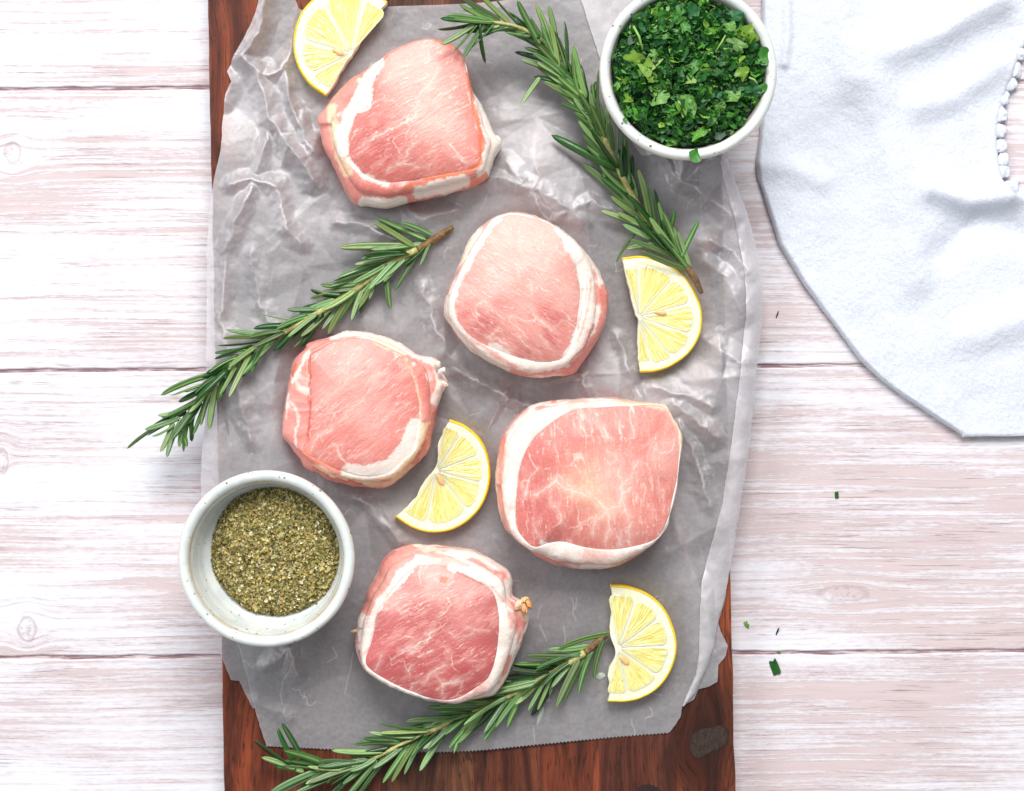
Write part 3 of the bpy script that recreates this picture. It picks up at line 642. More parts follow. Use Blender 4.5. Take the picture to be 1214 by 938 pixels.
def build_meat(mi, m):
    NT_ = 440
    th = np.linspace(-np.pi, np.pi, NT_, endpoint=False)
    rO, rL = polar(m['O'], m['c'], th), polar(m['L'], m['c'], th)
    ztop = MEAT_BASE + m['h']; zmid = MEAT_BASE + m['h'] * 0.45
    ko, kt = k_at(zmid), k_at(ztop - 0.003)
    cx, cy = at(*m['c'], MEAT_BASE + m['h'] * 0.7)
    rag = 1.0 * NZ[mi].fbm(th * 9, th * 0 + mi, 4)
    rO = (rO + rag) * ko; rL = np.minimum(rL * kt, rO - 0.0004)
    if m['A']: rA = np.clip(polar(m['A'], m['c'], th) * k_at(ztop - 0.006), rL + 0.0002, rO - 0.0002)
    else: rA = rL + (rO - rL) * m['af']
    root = tag(empty('pork_medallion', (float(cx), float(cy), MEAT_BASE)), m['label'], 'pork medallion', 'bacon wrapped pork rounds on the wax paper')
    fx, fy = m['fiber']; fl = math.hypot(fx, fy); fx /= fl; fy /= fl
    def colour(px, py, kind, zrel):
        jx = px + 2.2 * NZ[1].fbm(px / 8, py / 8, 4) + 1.2 * NZ[2].fbm(px / 2.5, py / 2.5, 2)
        jy = py + 2.2 * NZ[3].fbm(px / 8, py / 8, 4) + 1.2 * NZ[4].fbm(px / 2.5, py / 2.5, 2)
        C = np.ones(px.shape + (3,)) * (m['lean'] * .93 + lin(242, 198, 188) * .07)
        hgt = np.zeros(px.shape)
        ox = mi * 37.1
        al = px * fx + py * fy; ac = -px * fy + py * fx
        wob = 3.0 * NZ[5].fbm(al / 22, ac / 22 + ox, 3)
        if kind == 'core':
            for x, y, r, c, a in m['blobs']:  # blotches of the flesh; pale ones up top also paint in wet sheen
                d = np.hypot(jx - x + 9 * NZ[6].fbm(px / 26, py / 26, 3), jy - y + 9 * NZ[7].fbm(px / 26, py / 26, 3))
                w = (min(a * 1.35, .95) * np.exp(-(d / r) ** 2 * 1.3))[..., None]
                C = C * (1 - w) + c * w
            fib = NZ[8].fbm(al / 13 + ox, (ac + wob) / 1.25, 3, .6)
            C = C * (1 + 0.11 * fib[..., None] * np.array([.6, 1.0, 1.0]))
            w = (0.22 * sstep(0.22, 0.60, NZ[9].fbm(al / 16 + ox, (ac + wob) / 2.1 + 40, 3, .55)))[..., None]
            C = C * (1 - w) + lin(246, 206, 194) * w
            hgt += 0.00010 * fib
            w = (0.62 * sstep(0.33, 0.50, NZ[11].fbm(al / 8 + ox, (ac + wob) / 1.7 + 9, 3, .6)) * sstep(-.1, .3, NZ[1].fbm(px / 20, py / 20 + ox, 2)))[..., None]
            C = C * (1 - w) + lin(252, 224, 212) * w
            # blotches, then branching veins of fat
            mt = NZ[4].fbm(px / 15 + ox, py / 15 + 8, 4, .6)[..., None]
            C = C * (1 + 0.13 * mt * np.array([.35, 1, 1]))
            wp = (0.38 * sstep(0.10, 0.55, NZ[7].fbm(al / 24 + ox, ac / 11 + 31, 4, .6)))[..., None]
            C = C * (1 - wp) + PALE * wp
            wx = px + 6 * NZ[10].fbm(px / 26 + ox, py / 26, 2) + 2.0 * NZ[6].fbm(px / 4.5, py / 4.5 + ox, 3); wy = py + 6 * NZ[11].fbm(px / 26 + ox, py / 26, 2) + 2.0 * NZ[5].fbm(px / 4.5, py / 4.5 + ox, 3)
            a2 = wx * fx + wy * fy; c2 = -wx * fy + wy * fx
            for sc, st, wd, th_, an_ in ((34, .75, 1.0, .06, 2.0), (15, .65, .8, .10, 2.2), (9, .5, .7, .14, 2.0)):
                qa, qc = a2 / (sc * an_) + ox + sc, c2 / sc + 3 * mi
                n0 = NZ[0](qa, qc); ga = (NZ[0](qa + .05, qc) - n0) / (.05 * sc * an_); gc_ = (NZ[0](qa, qc + .05) - n0) / (.05 * sc)
                v1 = np.abs(n0) / (np.hypot(ga, gc_) + .006)
                br = sstep(th_, th_ + .40, NZ[2].fbm(px / 27 + ox + sc, py / 27, 3) + .12 * NZ[3].fbm(px / 5, py / 5, 2))
                vv = st * np.clip(1.15 - v1 / (wd * (.25 + .75 * br)), 0, 1) * np.sqrt(br)
                C = C * (1 - vv[..., None]) + lin(250, 226, 214) * vv[..., None]
                hgt += 0.00010 * vv
            for pts, w_, a in m['veins']:
                d = seg_dist(px + 2.6 * NZ[6].fbm(px / 5.5, py / 5.5, 3), py + 2.6 * NZ[5].fbm(px / 5.5, py / 5.5 + 4, 3), pts)
                br = .55 + .6 * NZ[3].fbm(px / 6 + 3, py / 6, 3)
                vv = a * np.clip(1.25 - d / (w_ * np.clip(br, .2, 1.2)), 0, 1)
                vv = np.maximum(vv, .30 * a * np.exp(-(d / (w_ * 3.2)) ** 2))
                C = C * (1 - vv[..., None]) + lin(250, 228, 214) * vv[..., None]
        else:
            s1 = NZ[8].fbm(np.arctan2(py - m['c'][1], px - m['c'][0]) * 3.0 + ox, zrel * 7 + kind_off[kind], 4, .55)
            sf = sstep(-0.18, 0.22, s1 + (0.14 if m['ring'] == 'fat' else -0.42) + (0.06 if kind == 'wrap' else -0.12))
            C = (PINK * 0.6 + m['lean'] * 0.4) * (1 - sf[..., None]) + FAT * sf[..., None]
            if kind == 'wrap' and m['ring'] == 'fat':
                C = C * 0.5 + FAT * 0.5
            fib = NZ[9].fbm(np.arctan2(py - m['c'][1], px - m['c'][0]) * 16 + ox, zrel * 26, 3)
            f2 = NZ[6].fbm(px / 7 + ox, py / 7 + zrel * 9, 4, .6)
            C = C * (1 + 0.10 * fib[..., None] * np.array([.4, 1, 1])) * (1 + .12 * np.minimum(f2, 0)[..., None] * np.array([.25, 1, 1.1])); hgt += 0.00016 * fib + 0.00035 * s1 + 0.00012 * f2
        for pts, w_, c, a in m['strokes']:
            d = seg_dist(jx, jy, pts)
            w = a * np.clip(0.5 + (w_ * 0.5 - d) / 2.0, 0, 1)
            C = C * (1 - w[..., None]) + c * w[..., None]
        return np.clip(C, 0, .95), hgt
    kind_off = {'wrap': 0.0, 'strip': 11.0}
    def emit(name, R, Z, kind, close=False):
        # R, Z: rows x NT_
        px = m['c'][0] + R * np.cos(th) / ko; py = m['c'][1] + R * np.sin(th) / ko
        C, hg = colour(px, py, kind, Z / m['h'])
        Zc = Z + hg * (1 if kind == 'core' else 0.6)
        Rr = R + (hg * 0.8 if kind != 'core' else 0)
        X = Rr * np.cos(th); Y = -Rr * np.sin(th)
        V = np.stack([X, Y, Zc], -1).reshape(-1, 3)
        return mesh_obj(name, V, grid_faces(R.shape[0], NT_, wrap=True, flip=True), M_MEAT, root, attrs={'Col': C.reshape(-1, 3)})
    hh = m['h']
    lowf = 0.0013 * NZ[mi + 3].fbm(np.cos(th) * 1.3 + mi, np.sin(th) * 1.3, 2)
    zl = hh - 0.0048 + lowf + 0.0012 * NZ[mi + 1].fbm(th * 3, th * 0 + 5, 3) * 0.5
    # lean face, gently domed
    tt = np.concatenate([np.linspace(0.002, 0.96, 110), np.linspace(0.965, 1.0, 9), [1.0, 1.0]])[:, None]
    Rc = rL[None] * np.minimum(tt, 1.0)
    Zc = hh + 0.0006 * NZ[mi].fbm(Rc * np.cos(th) * 60 + mi, Rc * np.sin(th) * 60, 3) - (hh - zl)[None] * np.clip(tt, 0, 1) ** 3.2
    Zc[-5:] -= (np.linspace(0, 1, 5)[:, None] ** 2) * 0.0004
    Zc[-1] -= 0.004
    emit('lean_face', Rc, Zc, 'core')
    # bacon wrap: a lip round the face that rolls over to the side
    uu = np.linspace(0, 1, 26)[:, None]
    lip = -0.0002 + 0.0007 * (0.5 + 0.8 * NZ[mi + 2].fbm(th * 2.2, th * 0 + 1, 3))
    zA = zl * 0.80
    R1 = rL[None] - 0.0016 * (1 - np.array([[0], [0.5], [1]])); Z1 = (zl + lip)[None] + np.array([[-0.003], [-0.0010], [0]])
    R2 = rL[None] + (rA - rL)[None] * np.sin(uu * np.pi / 2) ** 0.9
    Z2 = zA[None] + (zl + lip - zA)[None] * np.cos(uu * np.pi / 2) ** 0.75
    dn = np.linspace(0, 1, 16)[1:, None]
    R3 = rA[None] - 0.0012 * dn ** 2; Z3 = zA[None] * (1 - dn) + 0.0012
    emit('bacon_wrap', np.vstack([R1, R2[1:], R3]), np.vstack([Z1, Z2[1:], Z3]), 'wrap')
    # outer strip, lower on the side
    zB = hh * (0.62 + 0.10 * NZ[mi + 4].fbm(th * 1.6, th * 0 + 2, 2)); zO = hh * 0.36
    step = 0.0007 * sstep(0.0, 0.06, NZ[mi + 5].fbm(th * 1.1, th * 0 + 6, 2))
    R4 = rA[None] - 0.0014 + (rO - rA + 0.0014)[None] * np.sin(uu * np.pi / 2)
    Z4 = zO + (zB - zO)[None] * np.cos(uu * np.pi / 2) + step[None]
    R5 = rO[None] - 0.0016 * dn ** 2.2; Z5 = zO * (1 - dn) + step[None] * (1 - dn)
    emit('bacon_strip', np.vstack([R4, R5]), np.vstack([Z4, Z5]), 'strip')
    return root
meat_roots = [build_meat(i, m) for i, m in enumerate(MEATS)]

def lump(name, px, py, z, rx, ry, rz, mat, parent=None, seed=1, rot=0.0, cols=None, amp=0.22, n=18, freq=2.2):
    V = []; F = []; ox, oy = at(px, py, z)
    base = Vector((float(ox), float(oy), z))
    for i in range(n + 1):
        f = math.pi * i / n
        for j in range(2 * n):
            a = math.pi * j / n
            d = Vector((math.sin(f) * math.cos(a), math.sin(f) * math.sin(a), math.cos(f)))
            w = 1 + amp * float(NZ[seed].fbm(d.x * freq + 5 * seed, d.y * freq + d.z * freq * 1.3, 3))
            p = Vector((d.x * rx * w, d.y * ry * w, d.z * rz * w)); p.rotate(Matrix.Rotation(rot, 3, 'Z'))
            V.append(base + p)
    for i in range(n):
        for j in range(2 * n):
            F.append((i * 2 * n + j, (i + 1) * 2 * n + j, (i + 1) * 2 * n + (j + 1) % (2 * n), i * 2 * n + (j + 1) % (2 * n)))
    if parent is not None:
        V = [v_ - parent.location for v_ in V]
    at_ = {'Col': np.tile(np.array(cols), (len(V), 1))} if cols is not None else None
    o = mesh_obj(name, V, F, mat, parent, attrs=at_)
    return o
# crisp orange fat scraps on the deep red round, ragged fat tip on the left one
for k, (x, y, rx, ry, r, c) in enumerate([(621, 712, 6, 3.2, .5, lin(240, 196, 140)), (627, 717, 3, 5, .2, lin(236, 164, 92)), (615, 717, 6, 4, .9, lin(246, 208, 176)), (622, 722, 5, 3, 2.0, lin(238, 176, 120))]):
    lump('fat_scrap', x, y, 0.034 + 0.001 * k, rx * S, ry * S, 0.0016, M_MEAT, meat_roots[4], seed=k + 1, rot=r, cols=c, amp=.5)
for k, (x, y, rx, ry, r, c) in enumerate([(524, 440, 5, 3, .6, lin(250, 240, 232)), (519, 432, 4, 3, 1.6, lin(250, 232, 214)), (527, 455, 4, 2.4, -.5, lin(248, 230, 210))]):
    lump('fat_scrap', x, y, 0.036, rx * S, ry * S, 0.0014, M_MEAT, meat_roots[2], seed=k + 5, rot=r, cols=c, amp=.5)
for k, (x, y, rx, ry, r, c) in enumerate([(590, 168, 4, 6, .3, lin(252, 244, 236)), (430, 238, 6, 3, .3, lin(240, 150, 130)), (452, 241, 8, 2.5, .25, lin(252, 240, 232))]):
    lump('fat_scrap', x, y, 0.030, rx * S, ry * S, 0.0016, M_MEAT, meat_roots[0], seed=k + 3, rot=r, cols=c, amp=.5)
tw = NT('toothpick_wood'); M_PICK = tw.done(tw.bsdf(Base_Color=lin4(222, 192, 140), Roughness=0.6))
def tube(name, pts3, radii, mat, parent=None, n=10, attrs=None, cap=True):
    V = []; F = []; P = [Vector(p) for p in pts3]
    for i, p in enumerate(P):
        d = (P[min(i + 1, len(P) - 1)] - P[max(i - 1, 0)]).normalized()
        up = Vector((0, 0, 1)) if abs(d.z) < 0.9 else Vector((1, 0, 0))
        a = d.cross(up).normalized(); b = a.cross(d)
        for j in range(n):
            t = 2 * math.pi * j / n
            V.append(p + (a * math.cos(t) + b * math.sin(t)) * radii[i])
    for i in range(len(P) - 1):
        for j in range(n):
            F.append((i * n + j, i * n + (j + 1) % n, (i + 1) * n + (j + 1) % n, (i + 1) * n + j))
    if cap: F.append(tuple(range(n - 1, -1, -1))); F.append(tuple((len(P) - 1) * n + j for j in range(n)))
    return mesh_obj(name, V, F, mat, parent)
tag(tube('toothpick', [P3(416, 749, .031), P3(421, 748, .031), P3(440, 745, .0315)], [.0004, .0008, .0009], M_PICK), 'wooden toothpick tip poking out of the left side of the deepest red pork', 'toothpick')

# ------------------------------------------------------------------ lemons
def rind_mat():
    t = NT('lemon_rind'); co = t.coord()
    p = t.vor(co, 900).outputs['Distance']
    b = t.bsdf(Base_Color=t.mix(t.ramp(t.noise(co, 300, 3), .3, .7), lin4(252, 214, 40), lin4(248, 200, 22)), Roughness=0.38, Normal=t.bump(p, 0.4, 0.0006))
    b.inputs['Subsurface Weight'].default_value = 0.2; b.inputs['Subsurface Scale'].default_value = 0.001; b.inputs['Subsurface Radius'].default_value = (1, .7, .1)
    return t.done(b)
def pith_mat():
    t = NT('lemon_pith'); co = t.coord()
    b = t.bsdf(Base_Color=t.mix(t.ramp(t.noise(co, 500, 4), .35, .7), lin4(255, 252, 222), lin4(253, 244, 190)), Roughness=0.45, Normal=t.bump(t.noise(co, 1500, 3), 0.3, 0.0004))
    b.inputs['Subsurface Weight'].default_value = 0.4; b.inputs['Subsurface Scale'].default_value = 0.0025; b.inputs['Subsurface Radius'].default_value = (1, .9, .5)
    return t.done(b)
def pulp_mat():
    t = NT('lemon_pulp'); co = t.coord()
    b = t.bsdf(Base_Color=t.attr('Col'), Roughness=0.16, Normal=t.bump(t.noise(co, 1400, 3), 0.25, 0.0005))
    b.inputs['Subsurface Weight'].default_value = 0.75; b.inputs['Subsurface Scale'].default_value = 0.005; b.inputs['Subsurface Radius'].default_value = (1, .85, .35)
    b.inputs['Coat Weight'].default_value = 0.5; b.inputs['Coat Roughness'].default_value = 0.08
    return t.done(b)
M_RIND, M_PITH, M_PULP = rind_mat(), pith_mat(), pulp_mat()
ts = NT('lemon_seed'); M_SEED = ts.done(ts.bsdf(Base_Color=ts.mix(ts.noise(ts.coord(), 400, 3), lin4(246, 214, 152), lin4(228, 160, 96)), Roughness=0.3))
def build_lemon(li, l):
    thick = 0.0062
    zb = l['z']; zt = zb + thick
    arc = resample(l['arc'], 110); cut = resample(l['cut'], 70)
    cut[1:-1] += 0.9 * np.stack([NZ[li].fbm(np.arange(68) / 4.0, np.zeros(68) + li, 3), NZ[li + 1].fbm(np.arange(68) / 4.0, np.zeros(68) + li, 3)], 1)
    out = np.vstack([arc, cut[1:-1]])
    cx, cy = at(*l['c'], zt)
    root = tag(empty('lemon_half_slice', (float(cx), float(cy), zb)), l['label'], 'lemon slice', 'lemon half slices')
    def loc(px, py):
        x, y = at(px, py, zt); return np.asarray(x) - cx, np.asarray(y) - cy
    # pith slab : inset from the arc by the rind, rings from outline to centre
    cen = np.array(l['c'], float)
    n = len(out); rings = []
    xo, yo = loc(out[:, 0], out[:, 1])
    shr = lambda f: (xo * f, yo * f)
    prof = [(0.985, 0.0), (1.0, 0.0006), (1.0, thick - 0.0005), (0.992, thick - 0.0001), (0.97, thick), (0.86, thick), (0.80, thick - 0.0001), (0.5, thick - 0.0001), (0.25, thick - 0.0001), (0.02, thick - 0.0001)]
    V = []; F = []
    # shrink about an interior point so the cut side stays inside
    ip = np.array([xo.mean(), yo.mean()])
    for f, z in prof:
        zz = z + 0.00005 * NZ[3].fbm(xo * 900 * f, yo * 900 * f, 3) * (z > 0.003)
        V.append(np.stack([ip[0] + (xo - ip[0]) * f, ip[1] + (yo - ip[1]) * f, np.broadcast_to(zz, xo.shape)], 1))
    V = np.vstack(V)
    area = np.sum(xo * np.roll(yo, -1) - np.roll(xo, -1) * yo)
    o = mesh_obj('pith', V, grid_faces(len(prof), n, wrap=True, flip=(area < 0)), M_PITH, root)
    # rind along the arc
    ax, ay = loc(arc[:, 0], arc[:, 1])
    d = np.stack([np.gradient(ax), np.gradient(ay)], 1); d /= np.linalg.norm(d, axis=1)[:, None]
    nrm = np.stack([d[:, 1], -d[:, 0]], 1)
    if np.sum(nrm * np.stack([ax, ay], 1)) < 0: nrm = -nrm
    w = 0.00092 + 0.0002 * NZ[5].fbm(np.arange(110) / 7.0, np.zeros(110), 3)
    prof2 = [(-1, thick - 0.0004), (-0.8, thick + 0.0001), (-0.3, thick + 0.0001), (0.0, thick - 0.0002), (0.3, thick - 0.001), (0.45, thick * 0.5), (0.3, 0.001), (-0.1, 0.0), (-1, 0.0003)]
    V = np.vstack([np.stack([ax + nrm[:, 0] * w * f, ay + nrm[:, 1] * w * f, np.full(110, z)], 1) for f, z in prof2])
    fc = grid_faces(len(prof2), 110, flip=True)
    cr = (nrm[0, 0] * d[0, 1] - nrm[0, 1] * d[0, 0])
    rr = mesh_obj('rind', V, fc if cr > 0 else fc[:, ::-1].copy(), M_RIND, root)
    # juicy segments
    A = np.array(l['arc']); ra = resample(l['arc'], 300); an = np.degrees(np.arctan2(ra[:, 1] - cen[1], ra[:, 0] - cen[0])); rad = np.hypot(ra[:, 0] - cen[0], ra[:, 1] - cen[1])
    for si, (a0, a1) in enumerate(l['segs']):
        nu, nv = 46, 46
        U, Vv = np.meshgrid(np.linspace(0, 1, nu), np.linspace(0, 1, nv), indexing='ij')
        # superellipse mapping of a square -> rounded wedge
        a0 -= 1.1; a1 += 1.1
        ang = np.radians(a0 + (a1 - a0) * Vv)
        mid = (a0 + a1) / 2
        def rmax(ad):
            dd = np.abs((an[None, None, :] - np.degrees(ad)[..., None] + 180) % 360 - 180)
            return rad[np.argmin(dd, axis=-1)]
        wd = abs(a1 - a0)
        R1 = rmax(ang) * (0.86 if wd > 20 else 0.82) - 0.3 + 1.3 * NZ[2].fbm(Vv * 3 + si * 5, Vv * 0 + li, 3)
        q = np.abs(2 * Vv - 1)
        R1 = R1 * (1 - 0.09 * q ** 6) + 0.9 * NZ[6](Vv * 5 + si, Vv * 0 + li)
        R0 = 3.0 + 2 * q
        r = R0 + (R1 - R0) * U
        # stay on the slab side of the cut
        px = cen[0] + r * np.cos(ang); py = cen[1] + r * np.sin(ang)
        x, y = loc(px, py)
        e = np.minimum.reduce([U * (R1 - R0), (1 - U) * (R1 - R0), np.minimum(Vv, 1 - Vv) * np.radians(wd) * r])
        ves = NZ[7].fbm(np.degrees(ang) / 2.6 + 9 * si + 0.5 * NZ[3](U * 6, Vv * 6), U * 3.2 + 3 * NZ[8](np.degrees(ang) / 3.0, U * 2 + si), 3, .55)
        zz = thick + 0.00005 + 0.0002 * np.clip(e / 1.4, 0, 1) ** 0.6 + 0.00045 * ves * np.clip(e / 3, 0, 1)
        tcol = np.clip(0.5 + 0.7 * ves, 0, 1)[..., None]
        core = np.exp(-(U / 0.28) ** 2)[..., None]
        C = lin(228, 212, 108) * (1 - tcol) + lin(250, 242, 172) * tcol
        wv = sstep(0.20, 0.55, ves + 0.15 * NZ[9].fbm(px / 3, py / 3, 2))[..., None]
        C = C * (1 - .38 * wv) + lin(255, 252, 220) * .38 * wv
        C = C * (1 - 0.45 * core) + lin(252, 240, 196) * 0.45 * core
        me_ = sstep(0, 1, np.clip(e / 2.6, 0, 1))[..., None]
        C = lin(255, 250, 214) * (1 - me_) + C * me_
        mesh_obj('segment', np.stack([x, y, zz], -1).reshape(-1, 3), grid_faces(nu, nv, flip=False), M_PULP, root, attrs={'Col': C.reshape(-1, 3)})
    for k, (sx, sy, rot) in enumerate(l['seeds']):
        lump('seed', sx, sy, zt + 0.0002, 7.5 * S, 3.3 * S, 0.0010, M_SEED, root, seed=k + 2, rot=-math.radians(rot), amp=.12)
    return root
lemon_roots = [build_lemon(i, l) for i, l in enumerate(LEMONS)]

# ------------------------------------------------------------------ bowls
def bowl_material():
    t = NT('speckled_glaze'); co = t.coord()
    v1 = t.vor(co, 240); v2 = t.vor(co, 520)
    rnd = t.n('ShaderNodeSeparateColor'); t.l(v1.outputs['Color'], rnd.inputs[0])
    rnd2 = t.n('ShaderNodeSeparateColor'); t.l(v2.outputs['Color'], rnd2.inputs[0])
    wob = t.math('MULTIPLY', t.math('SUBTRACT', t.noise(co, 1600, 2), .5), 0.10)
    s1 = t.math('MULTIPLY', t.ramp(t.math('ADD', v1.outputs['Distance'], wob), 0.20, 0.10), t.ramp(rnd.outputs[0], 0.70, 0.78))
    s2 = t.math('MULTIPLY', t.ramp(v2.outputs['Distance'], 0.30, 0.15), t.ramp(rnd2.outputs[1], 0.82, 0.88))
    n = t.noise(co, 90, 4, .6)
    base = t.mix(t.ramp(n, .35, .65), lin4(230, 233, 228), lin4(212, 219, 219))
    tan = t.attr('tan', 'Fac')
    tn = t.math('MULTIPLY', tan, t.ramp(t.noise(co, 120, 4, .65), .36, .62, 0.15, 1.0))
    base = t.mix(t.math('MULTIPLY', tn, 0.75), base, lin4(206, 178, 134))
    base = t.mix(t.math('MULTIPLY', t.math('MAXIMUM', s1, t.math('MULTIPLY', s2, .7)), .88), base, lin4(92, 58, 36))
    b = t.bsdf(Base_Color=base, Roughness=0.26, Normal=t.bump(t.noise(co, 200, 3), 0.12, 0.0008))
    b.inputs['Coat Weight'].default_value = 0.3; b.inputs['Coat Roughness'].default_value = 0.1
    return t.done(b)
M_BOWL = bowl_material()
def build_bowl(px, py, r_px, height, depth, label, tan_amt, seed):
    zb = BT + 0.0006; zr = zb + height
    cx, cy = at(px, py, zr)
    R = r_px * k_at(zr)
    rim = 0.0052
    prof = [(0.0, 0.0006), (R * .50, 0.0006), (R * .52, 0.0), (R * .56, 0.0), (R * .58, 0.0014), (R * .70, height * .14), (R * .84, height * .36), (R * .94, height * .64), (R * .985, height * .84),
            (R, height - 0.0022), (R - 0.0006, height - 0.0007), (R - 0.0018, height), (R - rim * .62, height - 0.0002), (R - rim * .88, height - 0.0010), (R - rim, height - 0.0024),
            (R - rim - .0003, height - .0036), (R - rim + .0002, height - .0046), (R - rim - .0010, height - .0062), (R - rim - .0012, height - depth * .40), (R - rim - .0018, height - depth * .62), (R - rim - .0040, height - depth * .84), (R - rim - .0090, height - depth * .965), (R * .5, height - depth), (R * .2, height - depth - .0002), (0.0, height - depth)]
    p = resample(prof, 200, False)
    # smooth a little
    for _ in range(6): p[1:-1] = (p[:-2] + 2 * p[1:-1] + p[2:]) / 4
    tan = np.exp(-((p[:, 0] - (R - rim + .0001)) / .0007) ** 2) * (p[:, 1] > height - .007) + .45 * np.exp(-((p[:, 1] - (height - .0060)) / .0006) ** 2) * (p[:, 0] < R - rim * .8) + .55 * np.exp(-((p[:, 0] - (R - .0006)) / .0009) ** 2) * (p[:, 1] > height * .8)
    N = 160; th = np.linspace(0, 2 * np.pi, N, endpoint=False)
    throw = 0.00006 * np.sin(p[:, 1] * 2 * np.pi / 0.0042) * (p[:, 1] < height - .006) * (p[:, 0] > R * .4)
    rr = (p[:, 0] + throw)[:, None] * (1 + 0.006 * NZ[seed].fbm(np.cos(th) * 1.2 + 3, np.sin(th) * 1.2, 2))[None]
    V = np.stack([rr * np.cos(th), rr * np.sin(th), np.broadcast_to(p[:, 1:2] + 0.0004 * NZ[seed + 1].fbm(np.cos(th) * 1.5, np.sin(th) * 1.5 + 4, 2)[None] * (p[:, 1:2] > height * .5), rr.shape)], -1).reshape(-1, 3)
    tt = (tan_amt * tan[:, None] * (0.55 + 0.6 * NZ[seed + 2].fbm(np.cos(th) * 2, np.sin(th) * 2, 3))[None]).ravel()
    o = mesh_obj('ramekin_bowl', V, grid_faces(len(p), N, wrap=True, flip=False), M_BOWL, None, attrs={'tan': np.clip(tt, 0, 1)})
    o.location = (float(cx), float(cy), zb)
    tag(o, label, 'bowl', 'small speckled stoneware bowls')
    return o, R - rim, zb
bowl1, ri1, zb1 = build_bowl(315, 663, 105.5, 0.040, 0.023, 'speckled off white bowl holding dried herbs at the left', 1.0, 1)
bowl2, ri2, zb2 = build_bowl(816.5, 83, 106.5, 0.042, 0.034, 'speckled off white bowl holding chopped parsley beside the napkin', 0.8, 4)

# ------------------------------------------------------------------ herbs
def leafy_material(name, rough, transl):
    t = NT(name); co = t.coord()
    col = t.attr('Col')
    info = t.n('ShaderNodeObjectInfo')
    col = t.mix(1.0, col, info.outputs['Color'], 'MULTIPLY')
    n = t.noise(co, 1500, 3)
    col = t.mix(t.ramp(n, .3, .7, 0, .35), col, t.mix(1.0, col, (.5, .55, .4, 1), 'MULTIPLY'))
    b = t.bsdf(Base_Color=col, Roughness=rough, Normal=t.bump(n, .3, .0003))
    b.inputs['Specular IOR Level'].default_value = .45
    tl = t.n('ShaderNodeBsdfTranslucent'); t.l(col, tl.inputs['Color'])
    mx = t.n('ShaderNodeMixShader'); mx.inputs[0].default_value = transl; t.l(b.outputs[0], mx.inputs[1]); t.l(tl.outputs[0], mx.inputs[2])
    return t.done(mx.outputs[0])
M_LEAF = leafy_material('parsley_leaf', .38, .25)
M_DRY = leafy_material('dried_herb', .7, .1)

def flakes(rng, P, Nrm, size, asp, bend, cols, lob=False):
    # P (n,3) centres; returns verts, tris, colours : each flake a bent irregular 6-gon fan (7 verts, 6 tris)
    n = len(P); k = 6
    a = rng.uniform(0, 2 * np.pi, n)
    up = Nrm / np.linalg.norm(Nrm, axis=1)[:, None]
    ref = np.where(np.abs(up[:, 2:3]) < .9, np.array([[0, 0, 1.]]), np.array([[1., 0, 0]]))
    t = np.cross(ref, up); t /= np.linalg.norm(t, axis=1)[:, None]; b = np.cross(up, t)
    t2 = t * np.cos(a)[:, None] + b * np.sin(a)[:, None]; b2 = np.cross(up, t2)
    ang = np.arange(k) * 2 * np.pi / k
    rr = rng.uniform(.55, 1.15, (n, k)) * size[:, None]
    lx = rr * np.cos(ang)[None]; ly = rr * np.sin(ang)[None] * asp[:, None]
    hz = bend[:, None] * (lx ** 2 / size[:, None]) + rng.normal(0, .12, (n, k)) * size[:, None]
    V = P[:, None] + lx[..., None] * t2[:, None] + ly[..., None] * b2[:, None] + hz[..., None] * up[:, None]
    V = np.concatenate([P[:, None], V], 1).reshape(-1, 3)
    base = np.arange(n)[:, None, None] * (k + 1)
    tri = np.stack([np.zeros(k, int), np.arange(k) + 1, (np.arange(k) + 1) % k + 1], 1)[None]
    F = (base + tri).reshape(-1, 3)
    C = np.repeat(cols, k + 1, axis=0) * 1.08 * rng.uniform(.88, 1.12, (n * (k + 1), 1))
    return V, F, C
def heap_base(name, R, zf, mat, parent, col, n=40, m=96):
    rr = np.linspace(0.001, 1, n)[:, None]; th = np.linspace(0, 2 * np.pi, m, endpoint=False)[None]
    X = rr * R * np.cos(th); Y = rr * R * np.sin(th)
    Z = zf(X, Y)
    V = np.stack([X, Y, Z], -1).reshape(-1, 3)
    return mesh_obj(name, V, grid_faces(n, m, wrap=True), mat, parent, attrs={'Col': np.tile(col, (len(V), 1))})

# chopped parsley
rp = np.random.default_rng(5)
pz0 = 0.0405 + zb2
Rp = ri2 - 0.0010
pars = tag(empty('chopped_parsley', (bowl2.location[0], bowl2.location[1], pz0 - 0.012)), 'heap of chopped green parsley filling the bowl beside the napkin', 'parsley')
def pars_z(x, y):
    r = np.hypot(x, y) / Rp
    return 0.0125 + 0.0030 * (1 - r ** 2) - 0.0035 * np.clip(r - .62, 0, 1) * 2 + 0.0022 * NZ[4].fbm(x * 180 + 3, y * 180, 3) - 0.0006
heap_base('heap_core', Rp * 0.985, lambda x, y: pars_z(x, y) - .0016, M_LEAF, pars, lin(34, 78, 28))
def disc_pts(rng, n, R):
    r = R * np.sqrt(rng.random(n)); a = rng.uniform(0, 2 * np.pi, n)
    return r * np.cos(a), r * np.sin(a)
def greens(rng, n):
    pal = np.array([lin(34, 82, 34), lin(46, 104, 38), lin(64, 132, 46), lin(92, 160, 58), lin(140, 190, 72), lin(30, 70, 40), lin(156, 196, 112), lin(82, 138, 84)])
    w = np.array([.22, .24, .17, .10, .05, .14, .03, .05]); w /= w.sum()
    return pal[rng.choice(len(pal), n, p=w)]
n = 3300
x, y = disc_pts(rp, n, Rp * .97)
Pz = pars_z(x, y) + rp.uniform(-.0016, .0014, n)
nr = np.stack([rp.normal(0, .7, n), rp.normal(0, .7, n), np.ones(n) * .8], 1)
